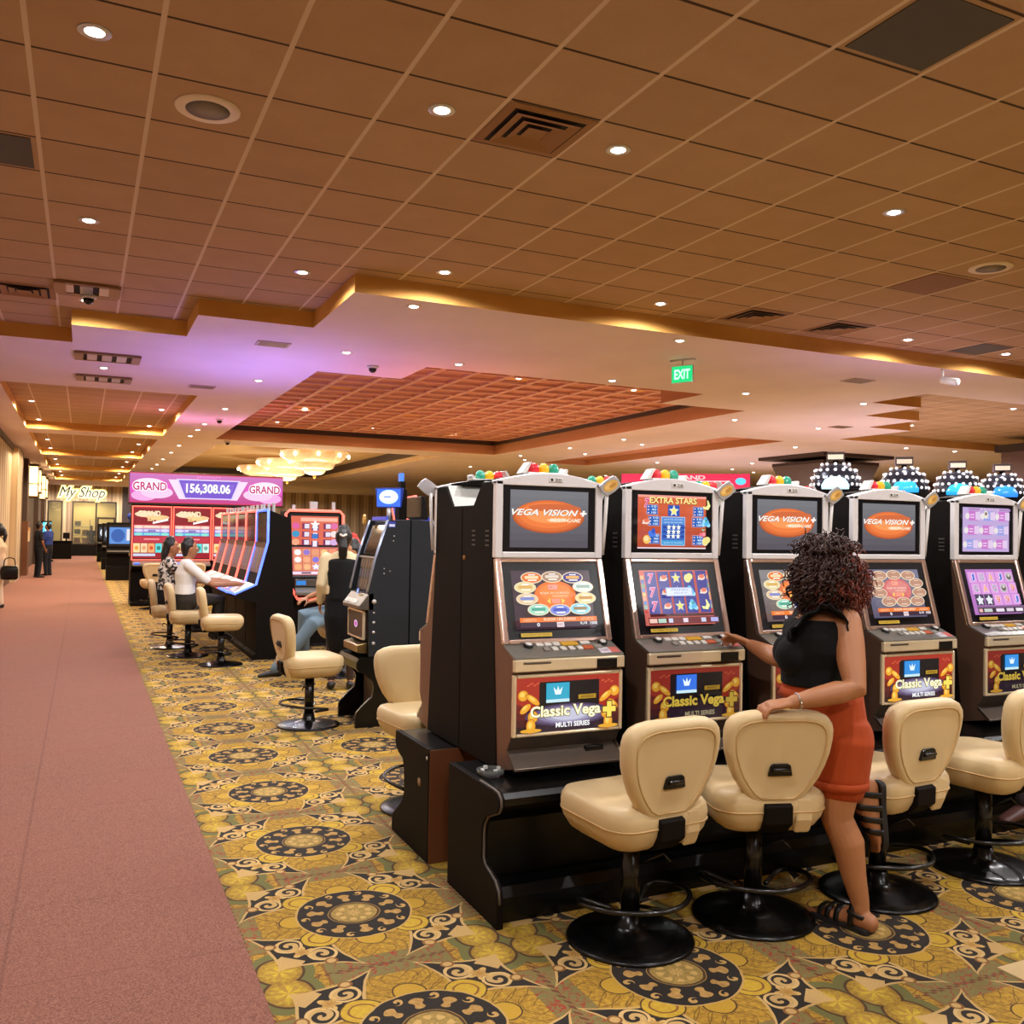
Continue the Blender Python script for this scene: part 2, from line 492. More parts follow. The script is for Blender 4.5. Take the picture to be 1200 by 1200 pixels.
slab('wall_far', 2.6, RW+.25, Y1, Y1+.25, 0, 4.6, stripes)
slab('wall_far_right', 23.5, RW, 25.8, 26.1, 0, 4.2, mat('dusky_wall', '6d5753', .8))
slab('baseboard_left', LW, LW+.03, 24, 30.9, 0, .16, black_gloss)
slab('trim_1', LW, LW+.06, Y0, 30.9, 3.74, 3.876, mat('dark_trim', '2b1d17', .5))

# ceiling: a grid of cells, each at the height of the recess it lies in
MAIN, SOF, COF = 4.054, 3.878, 4.26
ZONES = [  # x0,x1,y0,y1, height, top material, fascia material
    (LW-.2, -.178, Y0-.2, 12.5, MAIN, 1, 2), (-.178, 1.055, Y0-.2, 11.42, MAIN, 1, 2), (1.055, 2.29, Y0-.2, 10.22, MAIN, 1, 2), (2.29, 24., Y0-.2, 8.5, MAIN, 1, 2),
    (2.98, 4.24, 13., 24.15, COF, 3, 4), (4.24, 8.93, 11.88, 24.15, COF, 3, 4), (8.93, 10.75, 13.08, 24.15, COF, 3, 4),
    (-1.26, 1.72, 16.45, 24., MAIN, 1, 2), (-1.26, 1.68, 25.1, 32.4, MAIN, 1, 2), (-1.26, 1.66, 33.5, 40.6, MAIN, 1, 2), (-1.26, 1.64, 41.7, 49., MAIN, 1, 2),
    (3.2, 9.6, 25.6, 42., 4.3, 5, 5),
    (11.85, 24., 10.1, 11.2, MAIN, 1, 2), (13., 24., 11.2, 12.45, MAIN, 1, 2), (14.4, 24., 12.45, 13.7, MAIN, 1, 2), (15.6, 24., 13.7, 15.7, MAIN, 1, 2),
    (13.2, 14.9, 16.7, 26., MAIN, 3, 4),
]
def ceiling():
    xs = sorted({LW-.2, RW+.2}|{z[0] for z in ZONES}|{z[1] for z in ZONES}); ys = sorted({Y0-.2, Y1+.2}|{z[2] for z in ZONES}|{z[3] for z in ZONES})
    def at(i, j):
        if i < 0 or j < 0 or i >= len(xs)-1 or j >= len(ys)-1: return None
        x, y = (xs[i]+xs[i+1])/2, (ys[j]+ys[j+1])/2
        for z in ZONES:
            if z[0] < x < z[1] and z[2] < y < z[3]: return z[4:]
        return (SOF, 0, 2)
    mb = MB()
    for i in range(len(xs)-1):
        for j in range(len(ys)-1):
            h, mt, fm_ = at(i, j)
            mb.add([(xs[i], ys[j], h), (xs[i], ys[j+1], h), (xs[i+1], ys[j+1], h), (xs[i+1], ys[j], h)], [(0, 1, 2, 3)], mt)
            for (ii, jj, e) in ((i+1, j, ((xs[i+1], ys[j]), (xs[i+1], ys[j+1]))), (i, j+1, ((xs[i], ys[j+1]), (xs[i+1], ys[j+1])))):
                o = at(ii, jj)
                if o and abs(o[0]-h) > 1e-6:
                    (a, b_), (c, d) = e; hi = o if o[0] > h else (h, mt, fm_)
                    mb.add([(a, b_, h), (c, d, h), (c, d, o[0]), (a, b_, o[0])], [(0, 1, 2, 3)], hi[2])
    me = bpy.data.meshes.new('ceiling'); me.from_pydata(mb.v, [], mb.f); me.update()
    for p, i in zip(me.polygons, mb.mi): p.material_index = i
    for x in (soffit_m, tile_m, fascia_m, tile_red, mat('rosy_fascia', 'c08a62', .8), cream_ceiling): me.materials.append(x)
    link('ceiling', me, kind='structure')
    slab('ceiling_slab', LW-.3, RW+.3, Y0-.3, Y1+.3, 4.55, 4.65, cream_ceiling)
ceiling()
# waffle bars of the red coffer
wb = MB()
nx = [(-.3186+.61*k) for k in range(6, 19)]; ny = [(.372+.61*k) for k in range(19, 40)]
def incof(x, y): return any(z[4] == COF and z[0]+.02 < x < z[1]-.02 and z[2]+.02 < y < z[3]-.02 for z in ZONES)
for x in nx:
    for a, b_ in zip(ny[:-1], ny[1:]):
        if incof(x, a) and incof(x, b_): wb.box(x-.045, x+.045, a, b_, COF-.045, COF-.001)
for y in ny:
    for a, b_ in zip(nx[:-1], nx[1:]):
        if incof(a, y) and incof(b_, y): wb.box(a, b_, y-.035, y+.035, COF-.05, COF-.001)
wb.build('ceiling_grid', mat('coffer_bars', 'd4a48c', .7), None, 0, kind='structure')
for k, (x0, x1, y0, y1) in enumerate([(2.98, 10.75, 24.05, 24.15), (10.65, 10.75, 13.1, 24.05), (2.98, 3.04, 13., 24.05)]):
    slab('trim_%d' % (k+2), x0, x1, y0, y1, COF-.12, COF-.002, crown_m)
# crown trims of the chandelier coffer
slab('trim_5', 9.5, 9.6, 25.6, 42., 4.05, 4.3, crown_m); slab('trim_6', 3.2, 9.6, 41.9, 42., 4.05, 4.3, crown_m)
# ---------------------------------------------------------------- ceiling fittings and the light they give
EXPO = .0
ORD = ['first', 'second', 'third', 'fourth', 'fifth', 'sixth', 'seventh', 'eighth', 'ninth', 'tenth', 'eleventh', 'twelfth']
dl0 = thing('recessed_downlight', 'x', 'ceiling light', (0, 0, 0))
MB().lathe([(.048, -.004), (.078, -.006), (.082, -.002), (.08, .001), (.05, .001)], seg=20).build('trim_ring', silver, dl0)
MB().lathe([(.0001, -.014), (.03, -.012), (.05, -.003), (.05, .0)], seg=16).build('lens', glow_white, dl0)
_first = [True]
def lamp(x, y, z, watts, col=(1, .98, .985), ang=172, rad=.05, blend=.45, name='downlight_lamp', rot=(0, 0, 0)):
    l = bpy.data.lights.new(name, 'SPOT'); l.energy = watts; l.color = col; l.spot_size = radians(ang); l.spot_blend = blend; l.shadow_soft_size = rad
    o = bpy.data.objects.new(name, l); COL.objects.link(o); o.location = (x, y, z); o.rotation_euler = rot; return o
def downlight(x, y, z, label, group, watts, **kw):
    if _first[0]:
        _first[0] = False; r = dl0; r.location = (x, y, z); r['label'] = label; r['group'] = group
    else: r = dup(dl0, (x, y, z), 0, label, group)
    if watts: lamp(x, y, z-.03, watts*(1.7 if y > 12 else 1.), **kw)
W = 150.
for ry, row, xs in ((4.95, 'nearest', (-.01, 1.83, 3.03, 5.45)), (8.04, 'second', (-.02, 1.83, 3.03, 5.47, 9.1, 10.88)), (10.9, 'furthest', (-.03,))):
    for k, x in enumerate(xs):
        lab = 'bright round downlight in the brown tile ceiling, %s from left in the %s row' % (ORD[k], row) if len(xs) > 1 else 'bright round downlight in the brown tile ceiling beside the square return grille'
        downlight(x, ry if not (x == 1.83 and ry > 8) else 8.69, MAIN, lab, 'downlights in the tiled ceiling', W)
for x, y in ((7.3, 4.95), (9.1, 4.95), (-.01, 1.9), (3.0, 1.9), (6., 1.9), (9, 1.9), (-.01, -1.4), (3, -1.4), (6, -1.4), (2, -4.5), (13, 6.), (13, 2), (17, 5)):
    lamp(x, y, MAIN-.03, W*1.15)
for x, y, lab in ((2.97, 8.75, 'small soffit downlight just behind the inner corner of the stepped gold fascia'), (6.24, 8.77, 'small downlight in the smooth soffit just left of the green exit sign'),
                  (2.99, 11.43, 'small soffit downlight left of the near corner of the reddish coffer'), (4.55, 11.47, 'small soffit downlight at the near edge of the reddish coffer'),
                  (7.01, 11.53, 'small soffit downlight below the exit sign, beside the coffer edge'), (9.45, 11.49, 'small soffit downlight beside the gold notch at the right end of the coffer'),
                  (2.37, 14.27, 'small soffit downlight left of the coffer in the violet patch of ceiling'), (2.38, 17.95, 'small soffit downlight left of the coffer beside a dark dome camera'),
                  (.21, 14.29, 'small soffit downlight between two slot air vents over the red walkway')):
    downlight(x, y, SOF, lab, 'downlights in the smooth soffit', W*.8)
for k, y in enumerate((20.8, 22.1, 23.7, 26.6, 29.2, 32.2, 35., 37.6)):
    downlight(2.33, y, SOF, 'tiny soffit downlight between walkway coffers and gaming floor, %s of a receding line' % ORD[k], 'line of downlights beside the walkway', W*.7 if k % 2 == 0 else 0)
for k, y in enumerate((27.2, 29.6, 32.)):
    downlight(3.7, y, 4.3, 'tiny downlight in the cream coffer left of the chandeliers, %s from front' % ORD[k], 'downlights left of the chandeliers', W*.8)
for k, (x, y) in enumerate(((11.82, 11.35), (13.71, 14.37), (11.4, 14.18), (16.08, 17.64), (15.98, 14.02), (15.49, 11.29), (18.4, 16.29), (20.07, 16.25), (23.19, 17.22), (23.24, 20.37), (22.9, 23.4), (21.1, 25.2))):
    zz = SOF
    for q in ZONES:
        if q[0] < x < q[1] and q[2] < y < q[3]: zz = q[4]
    downlight(x, y, zz, 'small downlight in the right hand ceiling, %s counting back from the exit sign' % ORD[k], 'downlights over the right hand machines', W*1.25)
for k, (x, y) in enumerate(((11.57, 18.47), (11.54, 21.07), (12.59, 19.25), (12.75, 22.38), (11.49, 23.97), (16.05, 23.67), (12.26, 25.27), (18.54, 22.22), (19.66, 24.56), (15., 28), (12., 29), (18., 30))):
    downlight(x, y, SOF, 'tiny far soffit downlight to the right of the reddish coffer, %s of the cluster' % ORD[k], 'far downlights beyond the coffer', W if k % 2 == 0 else W*.5)
lamplight_gold = mat('painted_lamplight_gold', 'e0a23e', .6)  # lamp glow around the coffer downlights, painted as bright gold plates
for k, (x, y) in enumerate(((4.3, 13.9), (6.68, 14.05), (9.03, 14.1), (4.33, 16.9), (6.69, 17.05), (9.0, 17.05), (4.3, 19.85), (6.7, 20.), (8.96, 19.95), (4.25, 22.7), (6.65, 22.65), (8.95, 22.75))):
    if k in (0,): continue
    MB().box(x-.24, x+.24, y-.24, y+.24, COF-.004, COF-.001).build('ceiling_panel', lamplight_gold, None, kind='structure')
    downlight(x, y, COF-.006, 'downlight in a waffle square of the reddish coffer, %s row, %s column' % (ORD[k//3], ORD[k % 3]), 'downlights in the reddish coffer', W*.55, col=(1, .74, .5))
for c, (a, b_) in enumerate(((20.2, 23.6), (28.9, 32.0), (37.0, 40.2), (45.2, 48.6))):
    for k, (x, y) in enumerate(((-.98, a), (1.41, a), (-.99, b_), (1.38, b_))):
        downlight(x, y, MAIN, 'downlight at the %s walkway coffer, %s %s corner' % (ORD[c]+' gold edged', 'near' if k < 2 else 'far', 'left' if k % 2 == 0 else 'right'), 'downlights in the walkway coffers', W*1.25, col=(1, .8, .52))
# hidden bulbs of the gold lit patches on the fascias come from these ceiling lamps; air vents and speakers follow
def square_vent(loc, label, size=.56, rz=0):
    t = thing('air_vent', label, 'vent', loc, rz, 'ceiling air vents')
    s = size/2
    MB().add([(x*s, y*s, z) for (x, y, z) in ((-1, -1, -.004), (1, -1, -.004), (1, 1, -.004), (-1, 1, -.004))], [(0, 1, 2, 3)]).build('backing', mat('vent_dark', '1d130d', .8), t)
    fr = MB()
    def ring(a, b_, z0, z1):
        for sx, sy in ((1, 0), (-1, 0), (0, 1), (0, -1)):
            if sx: fr.add([(sx*a, -a, z0), (sx*a, a, z0), (sx*b_, b_, z1), (sx*b_, -b_, z1)], [(0, 1, 2, 3)])
            else: fr.add([(-a, sy*a, z0), (a, sy*a, z0), (b_, sy*b_, z1), (-b_, sy*b_, z1)], [(0, 1, 2, 3)])
    ring(s*1.04, s*.84, -.005, -.01); ring(s*.76, s*.55, -.024, -.008); ring(s*.49, s*.3, -.024, -.008); ring(s*.24, s*.0, -.022, -.016)
    fr.build('louvre', mat('vent_brown', '8d6238', .6), t)
    return t
square_vent((2.43, 4.947, MAIN), 'square stepped air vent in the tile ceiling between two bright downlights')
square_vent((6.69, 7.99, MAIN), 'square air vent with dark slots above the exit sign, left one of a pair', .57)
square_vent((7.91, 7.99, MAIN), 'square air vent with dark slots above the exit sign, right one of a pair', .57)
square_vent((-.62, 10.74, MAIN), 'square air vent at the left edge of the tile ceiling', .57)
def slot_vent(loc, label, w=.9, d=.5):
    t = thing('slot_vent', label, 'vent', loc, 0, 'slot vents over the walkway')
    MB().box(-w/2, w/2, -d/2, d/2, -.012, -.002).build('backing', mat('vent_dark'), t)
    f = MB(); f.box(-w/2-.03, -w/2+.08, -d/2, d/2, -.035, -.001).box(w/2-.08, w/2+.03, -d/2, d/2, -.035, -.001).box(-w/2, w/2, -d/2-.02, -d/2+.03, -.03, -.001).box(-w/2, w/2, d/2-.03, d/2+.02, -.03, -.001)
    f.build('vent_frame', mat('vent_bronze', '8a6d50', .35, .5), t)
    b_ = MB()
    for k in range(3): b_.box(-.25+.18*k, -.13+.18*k, -d/2+.06, d/2-.06, -.03, -.013)
    b_.build('louvre', silver, t)
slot_vent((-.02, 10.33, MAIN), 'open square vent in the tile ceiling behind the dome camera', .56, .45)
slot_vent((.24, 13.33, SOF), 'long slot vent in the soffit over the red walkway, nearer one', .75, .55)
slot_vent((.23, 15.27, SOF), 'long slot vent in the soffit over the red walkway, further one', .72, .5)
for x, y, lab in ((10.03, 9.74, 'thin pale ceiling grille right of the exit sign'), (1.67, 15.35, 'thin pale ceiling grille in the violet lit soffit'), (13.87, 13.92, 'thin dark ceiling grille right of the exit sign further back'), (2.05, 11.35, 'flat grey access hatch in the soffit left of the coffer')):
    t = thing('ceiling_grille', lab, 'grille', (x, y, SOF))
    MB().box(-.2, .2, -.14, .14, -.012, 0).build('plate', mat('grille_grey', 'b09a90', .6), t)
    g = MB()
    for k in range(5): g.box(-.17, .17, -.11+.05*k, -.085+.05*k, -.018, -.011)
    g.build('louvre', mat('vent_bronze'), t)
for x, y, lab in ((.6, 5.56, 'round white ceiling speaker in a brown tile near the top left downlight'), (7.32, 5.56, 'round ceiling speaker in a brown tile far right of the picture')):
    t = thing('ceiling_speaker', lab, 'speaker', (x, y, MAIN), 0, 'ceiling speakers')
    MB().lathe([(.125, -.012), (.17, -.014), (.185, -.006), (.187, 0)], seg=32).build('rim', mat('speaker_rim', 'e0cfba', .5), t)
    MB().lathe([(.0001, -.013), (.127, -.012)], seg=32).build('grille', mat('speaker_grille', '8b7f74', .7, bump=(300, .6, .002)), t)
for x, y, lab in ((3.645, 3.116, 'large dark blank ceiling panel at the top right of the tile ceiling'), (-.63, 6.77, 'dark blank ceiling panel at the left edge of the tile ceiling'), (10.34, 7.995, 'dark blank ceiling panel near the right end of the gold fascia'), (7.3, 6.17, 'dull brown replacement ceiling panel right of a downlight')):
    o = MB().box(-.265, .265, -.265, .265, -.006, .0).build('ceiling_panel', mat('dark_panel', '4a4440', .7) if 'dull' not in lab else mat('dull_panel', '8a6248', .8), None, loc=(x, y, MAIN)); tag(o, lab, 'ceiling panel', 'dark ceiling panels')
def dome_cam(x, y, z, lab):
    t = thing('ceiling_dome_camera', lab, 'camera', (x, y, z), 0, 'ceiling dome cameras')
    MB().lathe([(.055, -.035), (.075, -.03), (.08, 0)], seg=20).build('housing', white_pl, t)
    MB().lathe([(.0001, -.095), (.03, -.088), (.05, -.065), (.056, -.035)], seg=20).build('dome', black_gloss, t)
dome_cam(3.56, 12.19, SOF, 'dark dome camera on the soffit by the near corner of the coffer')
dome_cam(2.5, 19.69, SOF, 'dark dome camera on the soffit among the line of downlights')
dome_cam(3.34, 24.6, SOF, 'dark dome camera under the far gold fascia beside the chandeliers')
dome_cam(-.01, 10.45, MAIN-.05, 'dome camera under the open square vent at the left')
dome_cam(17.6, 18.0, SOF, 'white dome camera under the crown of the tapered column')
t = thing('ceiling_bullet_camera', 'white bullet camera under the gold fascia at the right edge', 'camera', (10.33, 8.56, SOF))
MB().tube([(0, .0, -.14), (.02, -.22, -.2)], .05, 14).build('housing', white_pl, t); MB().tube([(0, 0, 0), (0, 0, -.14)], .018, 8).build('bracket', white_pl, t)
# exit sign
t = thing('exit_sign', 'green lit exit sign hanging from the soffit', 'sign', (6.95, 9.7, SOF), radians(-62))
MB().box(-.17, .17, -.03, .03, -.02, 0).build('mount', silver, t); MB().tube([(0, 0, 0), (0, 0, -.08)], .012, 8).build('stem', silver, t)
MB().box(-.15, .15, -.012, .012, -.3, -.08).build('panel', mat('sign_edge', 'b9c9bd', .3), t)
for s_ in (1, -1):
    a = Art(.29, .21); a.rect(0, 0, 1, 1, '12b86a'); a.text('EXIT', .12, .2, .88, .8, 'b8ffd8', .03)
    link('lettering', a.mesh('exit_face', screen_hot), t, loc=(-.145*s_, -.0125*s_, -.295), rot=(0, 0, 0 if s_ == 1 else pi))

# chandeliers
def crystal():
    m = bpy.data.materials.new('crystal_beads'); m.use_nodes = True; T = m.node_tree; b = T.nodes['Principled BSDF']; MATS['crystal'] = m
    tc = T.nodes.new('ShaderNodeTexCoord'); v = T.nodes.new('ShaderNodeTexVoronoi'); v.inputs['Scale'].default_value = 9
    T.links.new(tc.outputs['Object'], v.inputs['Vector'])
    r = T.nodes.new('ShaderNodeValToRGB'); r.color_ramp.elements[0].color = (1., .72, .38, 1); r.color_ramp.elements[1].color = (.5, .26, .1, 1); r.color_ramp.elements[1].position = .65
    T.links.new(v.outputs['Distance'], r.inputs[0]); T.links.new(r.outputs[0], b.inputs['Emission Color']); b.inputs['Emission Strength'].default_value = .7
    b.inputs['Base Color'].default_value = (.9, .8, .6, 1); b.inputs['Roughness'].default_value = .15
    return m
cry = crystal(); bulb_m = mat('warm_bulb', 'ffffff', .5, emit='ffe2b0', es=4)
def chandelier(loc, lab, S=1., src=None):
    t = thing('chandelier', lab, 'chandelier', loc, 0, 'tiered crystal chandeliers')
    MB().lathe([(.0001, 0), (.2, 0), (.22, -.06), (.1, -.12), (.0001, -.12)], (0, 0, .36), 20).build('ceiling_rose', mat('brass', 'b98a45', .3, .9), t)
    for a, b_, z0, z1 in ((1.0, .74, 0, -.36), (.62, .5, -.28, -.56), (.34, .22, -.5, -.72)):
        MB().lathe([(.02, z0-.01), (a*.97, z0-.02), (a, z0), (a*1.0, z0-.06), (a*.96, z0+(z1-z0)*.45), (b_+.04, z1+.04), (b_-.08, z1), (.03, z1-.015)], seg=40).build('crystal_tier', cry, t)
        MB().tube([(a*1.005*cos(2*pi*k/40), a*1.005*sin(2*pi*k/40), z0-.01) for k in range(40)], .018, 8, closed=True).build('rim', mat('brass'), t)
    MB().ball((0, 0, -.78), .05).build('finial', mat('brass'), t)
    for k in range(9):
        MB().ball((1.0*cos(2*pi*k/9+.4), 1.0*sin(2*pi*k/9+.4), -.16), (.05, .05, .07), seg=10, rings=6).build('bulb', bulb_m, t)
    l = bpy.data.lights.new('chandelier_lamp', 'POINT'); l.energy = 170; l.color = (1, .78, .5); l.shadow_soft_size = .6
    o = bpy.data.objects.new('chandelier_lamp', l); COL.objects.link(o); o.location = (loc[0], loc[1], loc[2]-1.15)
chandelier((6.22, 27.2, 3.98), 'largest and nearest of the three glowing crystal chandeliers')
chandelier((6.15, 30.9, 3.98), 'middle of the three glowing crystal chandeliers')
chandelier((6.09, 34.6, 3.98), 'furthest crystal chandelier, pinkish and half hidden behind the middle one')

# tapered column with square crown
def frustum(mb, cx, cy, a, b_, z0, z1, mi=0):
    vs = [(cx+sx*r, cy+sy*r, z) for r, z in ((a, z0), (b_, z1)) for sx, sy in ((-1, -1), (1, -1), (1, 1), (-1, 1))]
    return mb.add(vs, [(3, 2, 1, 0), (4, 5, 6, 7), (0, 1, 5, 4), (1, 2, 6, 5), (2, 3, 7, 6), (3, 0, 4, 7)], mi)
greyb = mat('taupe_column', '5a4c49', .7)
frustum(frustum(MB(), 18.7, 19.35, .62, .62, 0, 2.45), 18.7, 19.35, .62, 1.0, 2.45, 3.62).build('column', greyb, None, 0, kind='structure')
frustum(frustum(MB(), 18.7, 19.35, 1.0, 1.0, 3.62, 3.7), 18.7, 19.35, 1.27, 1.27, 3.79, 3.876).build('column_crown', mat('crown_brown', '3a2724', .6), None, 0, kind='structure')
slab('column_right', 19.6, 20.6, 13.6, 14.6, 0, 3.876, mat('dusky_wall')); slab('column_right_crown', 19.5, 20.7, 13.5, 14.7, 3.7, 3.876, crown_m)

# coloured light thrown up by the edge lit machines and the red screens, plus added upward fill
def glow(name, loc, sx_, sy_, watts, col):
    l = bpy.data.lights.new(name, 'AREA'); l.shape = 'RECTANGLE'; l.size = sx_; l.size_y = sy_; l.energy = watts; l.color = col
    o = bpy.data.objects.new(name, l); COL.objects.link(o); o.location = loc; o.rotation_euler = (pi, 0, 0)
glow('edge_light_glow', (2.25, 13.0, 1.98), .25, 2.6, 55, (.36, .28, 1))
glow('red_screen_glow', (4.6, 12.7, 2.3), .5, .3, 16, (1, .2, .12))
glow('pink_sign_glow', (2.4, 20.0, 2.85), 3., .2, 20, (1, .35, .8))
glow('dome_light_glow', (9.4, 8.2, 2.5), 3., .4, 10, (.8, .45, 1))
glow('added_hall_fill', (15., 13., 1.9), 6., 5., 85, (1, .78, .86))  # upward fill added to tint the ceiling, standing in for unbuilt machines
glow('added_hall_fill', (17., 21., 1.9), 8., 6., 110, (1, .74, .74))
glow('added_hall_fill', (8.5, 18., 1.9), 4., 7., 60, (1, .55, .5))
for x in (-1.2, .2, 1.4): lamp(x, 53.6, 3.8, 330, col=(1, .9, .76))  # spots without fittings, added to brighten the shop front
for x in (4., 8., 12.): lamp(x, 52., 3.8, 420, col=(1, .9, .8))  # likewise added without fittings, to lift the striped far wall
# ---------------------------------------------------------------- screen pictures
def art_logo():
    a = Art(.408, .264); a.grad(0, 0, 1, 1, '57525c', '76777c', 8)
    for k, (rx, rz, c) in enumerate(((.46, .29, 'b0542a'), (.45, .285, 'c8602e'), (.43, .27, 'e07038'), (.38, .23, 'f07f40'), (.3, .15, 'ff9a58'))): a.ell(.49, .54+.01*k, rx, rz, c)
    a.ell(.56, .7, .34, .07, 'd26a3c')
    a.text('VEGA VISION', .02, .555, .87, .665, '4a3030', .03, .35); a.text('VEGA VISION', .015, .56, .865, .67, 'fff6ee', .025, .35)
    a.text('+', .885, .56, .975, .665, 'fff6ee', .05, .2)
    a.ell(.6, .485, .14, .03, 'ffd9b0'); a.text('MULTI GAME', .5, .45, .9, .52, 'ffe9d0', .01, .3)
    return a.mesh('logo_picture', screen_on)
def art_menu(bg0='3d2a34', bg1='4c3a45', ring='ef7a30', pale=False):
    a = Art(.408, .272); a.grad(0, 0, 1, 1, bg0, bg1, 6)
    cr = ring
    a.ell(.53, .56, .27, .26, 'b8541e' if not pale else 'c06868'); a.ell(.53, .57, .26, .25, cr); a.ell(.53, .62, .2, .15, 'ff8c3c' if not pale else 'e08a86')
    a.rect(.44, .66, .57, .76, 'ff8a70'); a.rect(.455, .68, .555, .74, 'ffc2b0'); a.text('MENU', .465, .69, .545, .73, 'd05030', .01)
    a.text('ELIJA SU JUEGO', .34, .585, .7, .625, 'ffe6c8', .01); a.text('FAVORITO', .49, .535, .68, .57, 'ffd8b0', .01)
    a.poly([(.41, .47), (.455, .52), (.455, .42)], 'ffd060'); a.poly([(.64, .47), (.595, .52), (.595, .42)], 'ffd060'); a.rect(.47, .43, .58, .51, 'ff9a80')
    cols = [('e8762c', 'ffe0b0'), ('b08a70', 'e8d8c8'), ('33308a', 'ffb060'), ('e8d8a0', 'e0b060'), ('dfe8e0', 'a0b8a8'), ('e8c8a0', '8090d0'), ('f0d890', 'c89040'), ('a8e0c8', '50a890'), ('7888e0', '4050b8'), ('8cd8e8', 'a08050')]
    pos = [(.245, .87), (.5, .88), (.76, .865), (.145, .7), (.875, .7), (.15, .5), (.885, .5), (.27, .315), (.535, .3), (.79, .315)]
    for (x, z), (c1, c2) in zip(pos, cols):
        if pale: c1 = c2 = 'c09078'
        a.ell(x, z, .135, .1, 'f4e2c0'); a.ell(x, z, .122, .086, c1)
        a.rect(x-.085, z-.018, x+.085, z+.03, c2); a.rect(x-.05, z-.055, x+.06, z-.03, 'fff4e0' if not pale else 'e8c8b0'); a.rect(x-.04, z+.04, x+.045, z+.058, 'ffffff' if not pale else 'e8c8b0')
    a.rect(.02, .1, .985, .18, 'f07a2c'); a.text('CREDITO', .06, .118, .22, .16, 'ffd8b0', .0); a.text('ELEGIR UN JUEGO', .31, .112, .71, .168, 'ffe8c8', .02); a.text('APUESTA', .78, .118, .94, .16, 'ffd8b0', 0)
    a.rect(.02, .015, .985, .1, '3a2438'); a.text('0', .22, .03, .255, .09, 'ffffff', .02); a.rect(.465, .01, .555, .095, 'f0dce0'); a.text('INFO', .475, .03, .545, .075, '805060', 0)
    a.text('0,10', .76, .04, .845, .09, 'ffffff', .02); a.text('1500', .885, .04, .975, .09, 'ffffff', .02)
    return a
def melon(a, x, z, s):
    a.poly([(x-s*.9, z-s*.35*a.w/a.h)]+[(x+s*(-.9+1.75*t), z+a.w/a.h*s*(-.35-.55*sin(pi*t)*.9+1.1*t*.9)) for t in [k/10 for k in range(11)]], 'f4f0e8')
    a.ell(x+s*.06, z+.0, s*.78, s*.5*a.w/a.h, 'f6d8c8', rot=.5); a.ell(x+s*.1, z+.02, s*.6, s*.36*a.w/a.h, 'e87858', rot=.5)
def fruit(a, kind, x, z, s):
    r = a.w/a.h
    if kind == '7':
        a.text('7', x-s*.75, z-s*r*.95, x+s*.75, z+s*r*.95, 'f4b8d8', .07, .2); a.text('7', x-s*.6, z-s*r*.8, x+s*.6, z+s*r*.8, 'd85080', .02, .2)
    elif kind == 'm': melon(a, x, z, s)
    elif kind == 's': a.star(x, z, s*1.1, 'a8b8e0'); a.star(x, z, s*.85, 'ffe070')
    elif kind == 'l': a.ell(x-s*.2, z-s*.1*r, s*.7, s*.75*r, 'f8f0c0'); a.ell(x+s*.3, z+s*.25*r, s*.65, s*.6*r, 'f4e490'); a.ell(x-s*.2, z-s*.1*r, s*.55, s*.6*r, 'f0e088')
    elif kind == 'g':
        for i, (dx, dz) in enumerate(((-.1, .7), (-.4, .2), (.2, .25), (-.6, -.4), (0, -.3), (.55, -.45), (.3, -.05))): a.ell(x+dx*s, z+dz*s*r, s*.42, s*.4*r, '9adcf4' if i % 2 else '58b8e8')
        a.ell(x, z+s*r*.4, s*.25, s*.2*r, '3f8f60')
    elif kind == 'b': a.poly([(x+s*.1, z+s*r), (x+s*.4, z+s*.9*r), (x+s*.9, z-s*.1*r), (x+s*.4, z-s*.85*r), (x-s*.7, z-s*.7*r), (x-s*.9, z-s*.2*r), (x-s*.1, z-s*.3*r), (x+s*.2, z+s*.1*r)], 'f8f0a0')
    elif kind == 'o': a.ell(x, z, s*.8, s*.8*r, 'f8c060'); a.ell(x-s*.1, z+s*.15*r, s*.5, s*.45*r, 'ffe0a0')
    elif kind == 'c': a.ell(x-s*.3, z-.2*s*r, s*.45, s*.42*r, 'f07080'); a.ell(x+s*.4, z-.1*s*r, s*.45, s*.42*r, 'f490a0'); a.poly([(x-s*.3, z+s*r), (x+s*.8, z+s*.9*r), (x+.1*s, z+.5*s*r)], '90c8a0')
    elif kind == 'p': a.ell(x, z-.2*s*r, s*.8, s*.6*r, '4878e0', rot=.5); a.ell(x+.3*s, z+.3*s*r, s*.4, s*.5*r, '3058c0')
